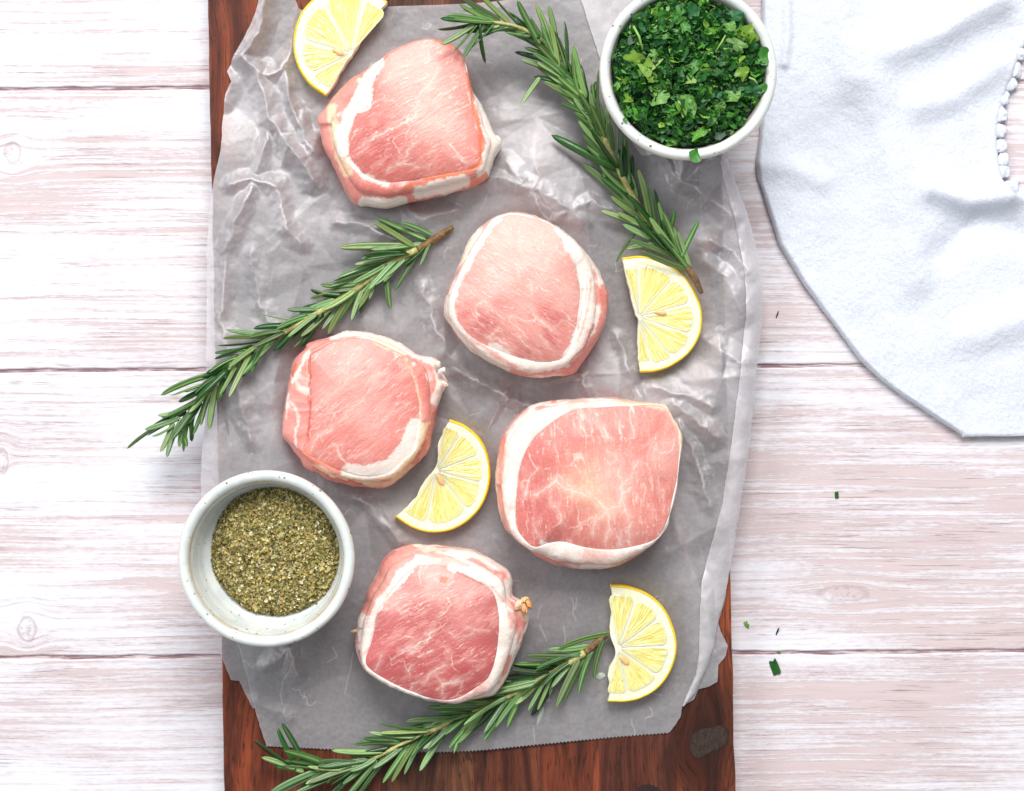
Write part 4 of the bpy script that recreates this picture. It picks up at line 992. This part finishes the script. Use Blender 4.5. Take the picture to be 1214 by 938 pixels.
V, F, C = flakes(rp, np.stack([x, y, Pz], 1), nr, rp.uniform(.0010, .0034, n) * rp.choice([.8, 1, 1.25], n), rp.uniform(.25, .8, n), rp.normal(0, .35, n), greens(rp, n))
o = mesh_obj('parsley_bits', V, F, M_LEAF, pars, smooth=False, attrs={'Col': C}); o['kind'] = 'stuff'
def lobed_leaf(name, rng, size, lobes, col):
    n = 36; a = np.linspace(0, 2 * np.pi, n, endpoint=False)
    kk = int(rng.integers(0, 9)); r = size * (.68 + .10 * np.abs(np.cos(a * lobes / 2)) + .34 * NZ[kk](np.cos(a) * 1.1 + lobes, np.sin(a) * 1.1 + kk) + .10 * NZ[kk](a * 2.6, a * 0 + 3))
    r *= 1 - .45 * np.exp(-((np.abs(a - np.pi)) / .5) ** 2)
    x = r * np.cos(a); y = np.clip(r * np.sin(a) * rng.uniform(.45, .9), -size * rng.uniform(.3, .6), size * rng.uniform(.3, .6))
    k1, k2 = rng.normal(0, .28, 2)
    V = [(0, 0, 0)]; 
    for f in (.5, 1.0):
        for i in range(n):
            xx, yy = x[i] * f, y[i] * f
            V.append((xx, yy, k1 * xx * xx / size + k2 * xx * yy / size - .25 * abs(yy) * (1 if f == 1 else .8) * .3 + .05 * size * math.sin(a[i] * lobes) * f))
    F = [(0, 1 + i, 1 + (i + 1) % n) for i in range(n)] + [(1 + i, 1 + n + i, 1 + n + (i + 1) % n, 1 + (i + 1) % n) for i in range(n)]
    me_o = mesh_obj(name, V, F, M_LEAF, None, attrs={'Col': np.tile(np.array(col), (len(V), 1)) * (1 + .2 * np.array([0] + [0.5] * n + [-.5] * n))[:, None]})
    return me_o
protos = []
for k in range(9):
    p = lobed_leaf('parsley_leaf', rp, .0026, int(rp.integers(3, 7)), lin(*[(44, 104, 38), (68, 138, 50), (104, 166, 58), (134, 180, 102), (36, 86, 42), (132, 172, 62), (80, 142, 60), (54, 118, 70), (122, 174, 84)][k]))
    protos.append(p.data); bpy.data.objects.remove(p)
def put(data, name, parent, loc, rot, sc):
    o = bpy.data.objects.new(name, data); COL.objects.link(o); o.parent = parent
    o.location = loc; o.rotation_euler = rot; o.scale = (sc, sc, sc)
    return o
# the large readable pieces, placed as in the photograph: px, py, size factor, palette index, heading
BIG = [(752, 72, 2.7, 5, 30), (765, 84, 2.5, 5, -60), (885, 39, 3.3, 5, 200), (872, 55, 2.7, 3, 150), (806, 20, 2.9, 6, 80), (811, 34, 2.0, 6, 100), (829, 158, 2.9, 2, 20), (782, 116, 2.6, 8, 10), (908, 70, 2.6, 1, 70), (823, 78, 2.6, 6, 40), (835, 67, 2.0, 2, 0),
       (868, 115, 2.0, 8, 0), (852, 128, 1.9, 8, 20), (865, 32, 1.8, 8, 20), (880, 88, 2.1, 5, 60), (890, 108, 2.0, 7, 0), (812, 124, 2.6, 8, 120), (820, 130, 2.0, 3, 80), (795, 172, 2.0, 2, 10), (870, 18, 1.8, 7, 0), (820, 16, 1.8, 7, 90), (733, 100, 1.6, 2, 50), (843, 40, 1.6, 2, 0), (782, 20, 1.8, 1, 20), (900, 105, 1.7, 1, 20), (818, 98, 1.5, 5, 0), (745, 118, 1.5, 5, 0)]
for (px, py, sz, ci, hd) in BIG:
    wx, wy = at(px, py, pz0); wx = float(wx) - pars.location[0]; wy = float(wy) - pars.location[1]
    if math.hypot(wx, wy) > Rp * .97: f = Rp * .97 / math.hypot(wx, wy); wx *= f; wy *= f
    put(protos[ci], 'parsley_leaf', pars, (wx, wy, float(pars_z(wx, wy)) + .0022), (rp.normal(0, .22), rp.normal(0, .22), math.radians(hd)), sz)
for k in range(265):
    x, y = disc_pts(rp, 1, Rp * .95)
    put(protos[int(rp.integers(0, 9)) if rp.random() < .35 else int(rp.choice([0, 1, 4, 6, 7]))], 'parsley_leaf', pars, (float(x[0]), float(y[0]), float(pars_z(x[0], y[0])) + rp.uniform(.0002, .0020)),
        (rp.normal(0, .6), rp.normal(0, .6), rp.uniform(0, 6.28)), rp.uniform(.5, 1.35))
def stalk(px0, py0, px1, py1, r, col_m):
    a, b = P3(px0, py0, pz0 + .004), P3(px1, py1, pz0 + .004)
    m_ = (a + b) / 2 + Vector((.0004, .0004, .0008))
    tube('stalk', [p - pars.location for p in (a, m_, b)], [r, r, r * .8], col_m, pars, 8)
tst = NT('parsley_stalk'); M_STALK = tst.done(tst.bsdf(Base_Color=lin4(138, 180, 92), Roughness=.35))
stalk(751, 31, 762, 59, .00055, M_STALK); stalk(860, 42, 848, 62, .0004, M_STALK); stalk(775, 82, 786, 70, .0005, M_STALK); stalk(888, 92, 898, 100, .0005, M_STALK)

# loose parsley flakes
FL = [(824, 182, 2.0, 1, 'parsley flake hanging over the lower rim of the parsley bowl', zb2 + .0424), (885, 740, 1.1, 2, 'bright green parsley speck on the plank right of the board corner', .0006), (918, 789, 2.0, 0, 'largest dark parsley flake on the plank just below the seam', .0008),
      (921, 750, 1.1, 4, 'thin dark herb sliver on the plank just above the seam', .0005), (992, 586, .9, 0, 'small parsley fleck alone on the plank below the napkin', .0005), (923, 772, .6, 1, 'tiny green crumb sitting in the plank seam', -.0004), (921, 374, .9, 4, 'thin dark fleck on the plank between paper and napkin', .0005), (741, 141, .8, 1, 'tiny parsley crumb on the left rim of the parsley bowl', zb2 + .0422)]
for px, py, sz, ci, lab, z in FL:
    w_ = P3(px, py, z)
    o = put(protos[ci], 'parsley_flake', None, w_, (rp.normal(0, .15), rp.normal(0, .15), math.radians(-70 + rp.uniform(-20, 20))), sz)
    if 'sliver' in lab or 'thin dark' in lab: o.scale = (sz * 1.0, sz * .28, sz * .6); o.color = (.6, .5, .6, 1); o.rotation_euler[2] = math.radians(70)
    tag(o, lab, 'parsley', 'stray parsley flakes')

# dried herb blend
rd = np.random.default_rng(9)
zf1 = zb1 + 0.040 - 0.023
hx, hy = at(327, 653, zf1 + .009)
dh = tag(empty('dried_herbs', (float(hx), float(hy), zf1)), 'mound of dried olive green herb blend inside the left bowl', 'dried herbs')
Rh = 81 * k_at(zf1 + .008)
bdx, bdy = bowl1.location[0] - float(hx), bowl1.location[1] - float(hy)
def herb_R(th): return Rh * (1 + .05 * NZ[5].fbm(np.cos(th) * 1.6, np.sin(th) * 1.6 + 3, 3))
def herb_z(x, y):
    th = np.arctan2(y, x); r = np.hypot(x, y) / herb_R(th)
    z = 0.0105 * np.clip(1 - r ** 3.0, 0, 1) ** .8 + 0.0010 * NZ[6].fbm(x * 160, y * 160, 4) * np.clip(1 - r, 0, 1) + .0005
    rb = np.hypot(x - bdx, y - bdy) / ri1
    return z + 0.004 * sstep(.55, 1.0, rb) * np.clip(1 - r, 0, 1) ** .5
heap_base('mound_core', Rh * 0.97, lambda x, y: np.maximum(herb_z(x, y) - .0006, .0002), M_DRY, dh, lin(120, 110, 56), 60, 120)
pal = np.array([lin(178, 162, 98), lin(144, 134, 74), lin(206, 186, 120), lin(108, 102, 56), lin(228, 210, 156), lin(246, 238, 206), lin(82, 76, 46), lin(200, 148, 86), lin(156, 150, 84)])
pw = np.array([.2, .19, .14, .15, .08, .035, .09, .025, .12]); pw /= pw.sum()
n = 15000
r_ = np.sqrt(rd.random(n)) * rd.choice([1.0, 1.0, 1.0, 1.0, 1.0, 1.0, 1.02], n); a_ = rd.uniform(0, 2 * np.pi, n)
RR = herb_R(a_) * r_
x = RR * np.cos(a_); y = RR * np.sin(a_)
keep = np.hypot(x - bdx, y - bdy) < ri1 - .0022
x, y = x[keep], y[keep]; n = len(x)
nr = np.stack([rd.normal(0, .5, n), rd.normal(0, .5, n), np.ones(n)], 1)
V, F, C = flakes(rd, np.stack([x, y, herb_z(x, y) + rd.uniform(-.0002, .0006, n)], 1), nr, rd.uniform(.0004, .0011, n), rd.uniform(.3, .9, n), rd.normal(0, .3, n), pal[rd.choice(len(pal), n, p=pw)])
o = mesh_obj('herb_flakes', V, F, M_DRY, dh, smooth=False, attrs={'Col': C}); o['kind'] = 'stuff'
dprotos = []
for k, c in enumerate([(214, 196, 128), (196, 178, 106), (206, 176, 90), (228, 216, 176), (176, 160, 84)]):
    v_, f_, c_ = flakes(rd, np.zeros((1, 3)), np.array([[0, 0, 1.]]), np.array([.0015]), np.array([.7]), np.array([.3]), np.array([lin(*c)]))
    p = mesh_obj('dry_leaf', v_, f_, M_DRY, None, smooth=False, attrs={'Col': c_}); dprotos.append(p.data); bpy.data.objects.remove(p)
for px, py, sz, ci in [(303, 618, 1.2, 0), (334, 635, 1.4, 0), (371, 636, 1.5, 2), (379, 608, 1.0, 2), (328, 660, 1.1, 3), (380, 671, 1.4, 0), (389, 675, 1.2, 1), (329, 609, 1.1, 4), (345, 678, .8, 3), (399, 660, 1.0, 2), (302, 722, 1.2, 0), (318, 640, 1.2, 0), (312, 652, .9, 4), (360, 652, .7, 1), (275, 650, .9, 4), (349, 600, 1.0, 4)] + [(0, 0, 0, 0)] * 150:
    if sz == 0:
        q = math.sqrt(rd.random()) * .92; a = rd.uniform(0, 6.28); wx, wy = q * Rh * math.cos(a), q * Rh * math.sin(a); sz = rd.uniform(.35, .95); ci = int(rd.integers(0, 5))
    else:
        wx, wy = at(px, py, zf1 + .009); wx = float(wx) - dh.location[0]; wy = float(wy) - dh.location[1]
    if math.hypot(wx - bdx, wy - bdy) > ri1 - .004: continue
    put(dprotos[ci], 'dry_leaf', dh, (wx, wy, float(herb_z(wx, wy)) + .0007), (rd.normal(0, .3), rd.normal(0, .3), rd.uniform(0, 6.28)), sz)

# ------------------------------------------------------------------ rosemary
def rosemary_leaf_mat():
    t = NT('rosemary_leaf'); co = t.coord()
    col = t.attr('Col'); info = t.n('ShaderNodeObjectInfo')
    n = t.noise(t.scale(co, (300, 1800, 1800)), 1.0, 3)
    col = t.mix(1.0, col, info.outputs['Color'], 'MULTIPLY')
    col = t.mix(t.ramp(n, .3, .7, 0, .35), col, t.mix(1.0, col, (.6, .7, .5, 1), 'MULTIPLY'))
    b = t.bsdf(Base_Color=col, Roughness=.30, Normal=t.bump(n, .25, .0002)); b.inputs['Specular IOR Level'].default_value = .65
    tl = t.n('ShaderNodeBsdfTranslucent'); t.l(col, tl.inputs['Color'])
    mx = t.n('ShaderNodeMixShader'); mx.inputs[0].default_value = .20; t.l(b.outputs[0], mx.inputs[1]); t.l(tl.outputs[0], mx.inputs[2])
    return t.done(mx.outputs[0])
M_ROS = rosemary_leaf_mat()
tsm = NT('rosemary_stem'); sco = tsm.coord()
M_STEM = tsm.done(tsm.bsdf(Base_Color=tsm.mix(tsm.ramp(tsm.noise(sco, 420, 4), .35, .65), lin4(190, 190, 122), lin4(160, 146, 90)), Roughness=.55, Normal=tsm.bump(tsm.noise(sco, 1600, 3), .4, .0003)))
tsm = NT('rosemary_bark'); sco = tsm.coord()
M_WOODY = tsm.done(tsm.bsdf(Base_Color=tsm.mix(tsm.ramp(tsm.noise(sco, 500, 4), .35, .65), lin4(136, 104, 58), lin4(84, 62, 44)), Roughness=.7, Normal=tsm.bump(tsm.noise(sco, 1500, 3), .5, .0004)))
rr_ = np.random.default_rng(33)
ros_protos = []
for k in range(14):
    n = 16; prof = [(-1.0, -.22), (-.94, .0), (-.55, .20), (-.14, .10), (0, .02), (.14, .10), (.55, .20), (.94, .0), (1.0, -.22)]
    stripe = [.0, .25, .0, .55, 1, .55, .0, .25, 0]
    Lf = .0170; W = .00126 * rr_.uniform(.85, 1.15); bend = rr_.normal(0, .0022); lift = rr_.normal(.0008, .0014)
    flip_pale = rr_.random() < .35
    V = []; C = []
    for i in range(n + 1):
        s = i / n
        w = W * min(1, (s / .10 + .35)) * math.sqrt(max(0, 1 - max(0, (s - .55) / .45) ** 2.6)) if s < 1 else W * .05
        for (a, h), st in zip(prof, stripe):
            V.append((s * Lf, bend * s * s + a * w, lift * s * s + h * w * 1.2))
            g = lin(54, 114, 44) * (1 - .3 * (abs(a) > .9)) + lin(12, 22, 8) * rr_.uniform(-.2, .3)
            edge = .55 if (.4 < abs(a) < .7 and flip_pale) else 0
            C.append(g * (1 - max(st * .66, edge)) + lin(182, 210, 146) * max(st * .66, edge))
    m_ = len(prof); F = [(i * m_ + j, (i + 1) * m_ + j, (i + 1) * m_ + j + 1, i * m_ + j + 1) for i in range(n) for j in range(m_ - 1)]
    b0 = len(V)
    F += [(i * m_, i * m_ + m_ - 1, (i + 1) * m_ + m_ - 1, (i + 1) * m_) for i in range(n)]
    F = [f[::-1] for f in F]
    p = mesh_obj('leaf', V, F, M_ROS, None, attrs={'Col': np.clip(np.array(C), 0.005, 1)})
    ros_protos.append(p.data); bpy.data.objects.remove(p)
def sprig(label, stem, zs, seed, tip_fan, extra=(), woody=.12, spacing=9.8, dens=(1, 1), lens=(30, 62)):
    r = np.random.default_rng(seed)
    st = resample(stem, 120)
    L_ = np.concatenate([[0], np.cumsum(np.hypot(*np.diff(st, axis=0).T))]); tot = L_[-1]
    zz = np.interp(np.linspace(0, 1, 120), np.linspace(0, 1, len(zs)), zs)
    pts = [P3(st[i, 0], st[i, 1], zz[i]) for i in range(120)]
    root = tag(empty('rosemary_sprig', (pts[0].x, pts[0].y, pts[0].z)), label, 'rosemary', 'rosemary sprigs')
    o0 = pts[0].copy()
    nw = int(120 * woody)
    rad = lambda i: (4.6 - 2.8 * i / 120) * S * (1 + .12 * float(NZ[2].fbm(i * .3, seed, 3)))
    tube('stem', [p - o0 for p in pts[nw:]], [rad(i) for i in range(nw, 120)], M_STEM, root, 10)
    tube('woody_end', [p - o0 for p in pts[:nw + 1]], [rad(i) * (1.02 if i > 4 else .55 + .1 * i) for i in range(nw + 1)], M_WOODY, root, 10)
    def leaf(p, dx, dy, elev, length, wid=1.0):
        o = bpy.data.objects.new('leaf', ros_protos[int(r.integers(0, 14))]); COL.objects.link(o); o.parent = root
        o.location = p - o0
        yaw = math.atan2(dy, dx)
        roll = r.normal(0, .6) + (math.pi if r.random() < .18 else 0)
        o.rotation_euler = (Matrix.Rotation(yaw, 3, 'Z') @ Matrix.Rotation(-elev, 3, 'Y') @ Matrix.Rotation(roll, 3, 'X')).to_euler()
        sl = length * S / .0170
        o.scale = (sl, (.55 + .45 * sl) * wid * 1.04, (.55 + .45 * sl) * wid)
        g = r.uniform(.55, 1.45); o.color = (g * r.uniform(.85, 1.2), g, g * r.uniform(.75, 1.1), 1)
    s = tot * (woody * .75)
    k = 0
    while s < tot * .985:
        i = int(np.searchsorted(L_, s)); i = min(max(i, 1), 118)
        d = st[i + 1] - st[i - 1]; d = d / np.hypot(*d); th = math.atan2(-d[1], d[0])
        f = s / tot
        for side, dn in ((1, dens[0]), (-1, dens[1]), (0, .42)):
            if r.random() > dn * (.98 if side else .8): continue
            spread = math.radians(r.uniform(14, 34) if f < .85 else r.uniform(10, 30)) * side + (math.radians(r.normal(0, 9)) if side == 0 else 0)
            el = r.uniform(-.05, .25) if side else r.uniform(.10, .40)
            p = pts[i].copy(); nx, ny = -math.sin(th), math.cos(th)
            p += Vector((nx, ny, 0)) * side * .0010 + Vector((0, 0, .0012 if side == 0 else r.uniform(-.0006, .0008)))
            ln = r.uniform(*lens) * (1 if f < .8 else .9)
            leaf(p, math.cos(th + spread), math.sin(th + spread), el, ln)
        s += spacing * r.uniform(.8, 1.2); k += 1
    for (px0, py0, px1, py1, el) in list(tip_fan) + list(extra):
        i = int(np.argmin(np.hypot(st[:, 0] - px0, st[:, 1] - py0)))
        a, b = P3(px0, py0, zz[i] + .0012), P3(px1, py1, zz[i] + .0012)
        leaf(a, (b - a).x, (b - a).y, el, math.dist((px0, py0), (px1, py1)))
    return root
z0 = BT + .0035
sprig('rosemary sprig reaching past the left board edge onto the white planks', [(537, 269), (518, 282), (493, 297), (459, 314), (421, 344), (379, 370), (341, 392), (296, 416), (261, 448), (236, 476), (214, 500)],
      [z0 + .001, z0 + .002, z0 + .003, z0 + .004, z0 + .005, z0 + .006, z0 + .006, z0 + .006, z0 + .005, z0 + .003, z0 + .002], 3,
      [(192, 503, 149, 526, -.05), (205, 500, 195, 536, .0), (214, 500, 222, 529, -.08), (225, 490, 230, 523, -.1), (213, 495, 175, 512, .1), (205, 505, 184, 521, .2), (220, 485, 190, 497, .1), (250, 445, 191, 458, .05), (250, 452, 205, 468, .1)],
      [(490, 292, 447, 262, .1), (505, 284, 448, 259, .05), (512, 279, 479, 259, .2), (510, 285, 500, 315, .0), (460, 310, 455, 365, -.02), (480, 292, 404, 290, .1)], woody=.13)
sprig('rosemary sprig running down from the top edge beside the parsley bowl', [(832, 348), (822, 328), (803, 302), (784, 280), (756, 243), (728, 190), (711, 151), (690, 115), (661, 74), (645, 50), (619, 34), (590, 27), (563, 26)],
      [z0 + .008, z0 + .007, z0 + .004, z0 + .003, z0 + .004, z0 + .006, z0 + .007, z0 + .008, z0 + .010, z0 + .013, z0 + .018, z0 + .023, z0 + .026], 8,
      [(568, 25, 524, 24, .0), (565, 27, 523, 40, -.02), (563, 28, 527, 56, .05), (566, 28, 541, 60, .0), (568, 27, 572, 72, -.1), (575, 28, 548, 66, -.1), (585, 28, 562, 58, -.1)],
      [(640, 52, 612, 4, .3), (672, 88, 674, 28, .1), (662, 80, 655, 30, .2), (712, 160, 695, 108, .1), (730, 200, 655, 163, .02), (752, 250, 697, 190, .0), (770, 270, 715, 248, .0), (790, 295, 800, 250, .1), (805, 310, 826, 262, .1), (640, 92, 617, 122, .0), (753, 278, 727, 307, -.02), (775, 290, 744, 292, .0), (760, 277, 807, 302, .05)], woody=.10)
sprig('rosemary sprig along the lower paper edge with its tip over the bare board', [(724, 748), (706, 764), (690, 776), (646, 803), (609, 822), (549, 850), (509, 868), (468, 887), (431, 905), (400, 912), (368, 915)],
      [z0 + .002, z0 + .003, z0 + .003, z0 + .003, z0 + .003, z0 + .003, z0 + .003, z0 + .003, z0 + .003, z0 + .004, z0 + .004], 14,
      [(345, 908, 301, 879, .1), (352, 906, 323, 866, .25), (362, 905, 336, 852, .3), (400, 912, 342, 880, .15), (360, 915, 313, 895, .0), (352, 912, 325, 908, -.05), (420, 910, 349, 938, .0), (440, 905, 372, 950, .0), (392, 912, 356, 893, .1)],
      [(690, 776, 644, 783, .05), (724, 752, 662, 757, .08), (690, 780, 625, 778, .05), (560, 845, 488, 846, .02), (510, 866, 452, 869, .02), (640, 808, 565, 828, .05), (700, 775, 690, 808, -.02), (716, 758, 697, 800, 0.0)], woody=.10, lens=(32, 66))

# pale sliver and wax crumbs on the paper
tsl = NT('pale_sliver'); 
sb = tsl.bsdf(Base_Color=lin4(206, 214, 200), Roughness=.3); sb.inputs['Transmission Weight'].default_value = .3
M_SLIVER = tsl.done(sb)
o = lump('onion_sliver', 640, 850, BT + .0012, 13 * S, 2.6 * S, .0005, M_SLIVER, None, seed=3, rot=math.radians(70), amp=.15)
o.name = 'pale_sliver'; tag(o, 'thin pale sliver lying on the paper under the lower rosemary', 'sliver')
o = lump('water_droplet', 712, 802, BT + .0009, 5 * S, 4 * S, .0005, M_SLIVER, None, seed=4, rot=.4, amp=.3); tag(o, 'flat clear droplet on the paper left of the lowest lemon slice', 'droplet')
o = lump('water_droplet', 650, 830, BT + .0009, 4 * S, 2.5 * S, .0004, M_SLIVER, None, seed=6, rot=.9, amp=.3); tag(o, 'small clear droplet on the paper just above the pale sliver', 'droplet')

# ------------------------------------------------------------------ napkin
def cloth_material():
    t = NT('white_cotton'); co = t.coord()
    n1 = t.noise(co, 260, 5, .65); n2 = t.noise(t.scale(co, (2200, 2600, 2000)), 1.0, 3, .7); n3 = t.noise(co, 900, 4, .7)
    h_ = t.math('ADD', t.math('MULTIPLY', n3, .8), t.math('ADD', t.math('MULTIPLY', n2, .6), t.math('MULTIPLY', n1, .7)))
    col = t.mix(t.ramp(n3, .3, .7), lin4(214, 219, 232), lin4(229, 233, 242))
    b = t.bsdf(Base_Color=col, Roughness=.9, Normal=t.bump(h_, .55, .0009))
    b.inputs['Specular IOR Level'].default_value = .1
    b.inputs['Sheen Weight'].default_value = .25; b.inputs['Sheen Roughness'].default_value = .5
    return t.done(b)
M_CLOTH = cloth_material()
NL = [(902, -90), (904, -20), (905, 60), (904, 135), (901, 165), (897, 193), (901, 215), (925, 290), (955, 338), (990, 385), (1022, 428), (1045, 450), (1072, 470), (1105, 492), (1142, 516.5)]
NR = [(1290, -90), (1290, 20), (1235, 35), (1213, 58), (1203, 88), (1192, 115), (1186, 140), (1184, 165), (1186, 190), (1190, 212), (1202, 228), (1230, 238), (1290, 250), (1290, 515), (1290, 519)]
# inner curl that the upper layer folds along
FOLD = [(1052, -90), (1054, 0), (1055, 60), (1074, 76), (1082, 120), (1090, 190), (1100, 240), (1110, 285), (1116, 340), (1120, 400), (1123, 470), (1126, 530)]
def row_x(poly, yy):
    p = np.array(poly, float); return np.interp(yy, p[:, 1], p[:, 0])
NRow, NCol = 430, 300
yy = np.linspace(-85, 518, NRow)
xl = row_x(NL, yy) + 0.8 * NZ[1].fbm(yy / 16, yy * 0, 3); xr = row_x(NR, yy)
uu = np.linspace(0, 1, NCol)[None]
nx_ = xl[:, None] * (1 - uu) + xr[:, None] * uu; ny_ = np.broadcast_to(yy[:, None], nx_.shape).copy()
ny_ += (sstep(470, 518, ny_)) * 1.6 * NZ[2].fbm(nx_ / 20, ny_ / 90, 2)
fx_ = row_x(FOLD, ny_) + 1.2 * NZ[3].fbm(ny_ / 30, ny_ * 0, 2)
upper = sstep(26, -4, nx_ - fx_)
bd = np.minimum.reduce([seg_dist(nx_, ny_, NL), seg_dist(nx_, ny_, NR[1:-2]), np.abs(519 - ny_)])
edge_u = np.sqrt(np.clip(1 - (1 - np.clip(bd / 5, 0, 1)) ** 2, 0, 1))
edge_l = np.sqrt(np.clip(1 - (1 - np.clip(bd / 6, 0, 1)) ** 2, 0, 1))
und = 0.0016 * NZ[4].fbm(nx_ / 90 + 2, ny_ / 90, 2) + 0.0007 * NZ[5].fbm(nx_ / 34, ny_ / 34, 3)
CR = [([(932, -20), (934, 40), (930, 75)], .0018, 6), ([(985, -40), (1000, 30), (1010, 90)], .0030, 22), ([(905, 195), (940, 200), (975, 215)], .0020, 14), ([(1060, 60), (1110, 40), (1180, 0)], .0045, 20), ([(1090, 125), (1130, 115), (1180, 80)], .0030, 18), ([(1105, 225), (1150, 240), (1195, 232)], .0046, 16), ([(1115, 300), (1160, 262), (1250, 285)], -.0022, 20), ([(1000, 140), (1060, 160)], -.0012, 26), ([(1150, 400), (1214, 380)], .0022, 22), ([(1030, 60), (1060, 200), (1085, 330)], .0030, 22)]
cre = np.zeros(nx_.shape)
for pts, hh, ww in CR: cre = cre + 1.45 * hh * np.exp(-(seg_dist(nx_, ny_, pts) / ww) ** 2)
micro = 0.00016 * NZ[6].fbm(nx_ / 3.2, ny_ / 3.2, 3)
nz_u = (0.0046 + und + cre * .8) * edge_u + micro
nz_l = (0.0034 + und * .8 + cre) * (0.42 + 0.58 * edge_l) + micro
nz = np.maximum(nz_u * upper + nz_l * (1 - upper), 0.0) + .0005
# height falls away gently just right of the fold
wx_, wy_ = at(nx_, ny_, .006)
nap = mesh_obj('cloth_napkin', np.stack([wx_, wy_, nz], -1).reshape(-1, 3), grid_faces(NRow, NCol, flip=True), M_CLOTH)
tag(nap, 'folded white cotton napkin with scalloped trim at the upper right', 'napkin')
for k, (x, y, r) in enumerate([(1217, 47, 6.5), (1212, 64, 6.5), (1205.5, 83, 8.0), (1199, 100, 7.5), (1190, 117, 8.0), (1187.5, 136, 8.5), (1186, 155, 8.5), (1187, 174, 8.0), (1191, 190, 7.0), (1191, 204, 7.5), (1200, 222, 8.5), (1214, 232, 8.0)]):
    lump('scallop', x - 2.0, y, .0026, r * S * 1.15, r * S * 1.05, .0011, M_CLOTH, nap, seed=k % 8, rot=k, amp=.4, n=14, freq=1.8)
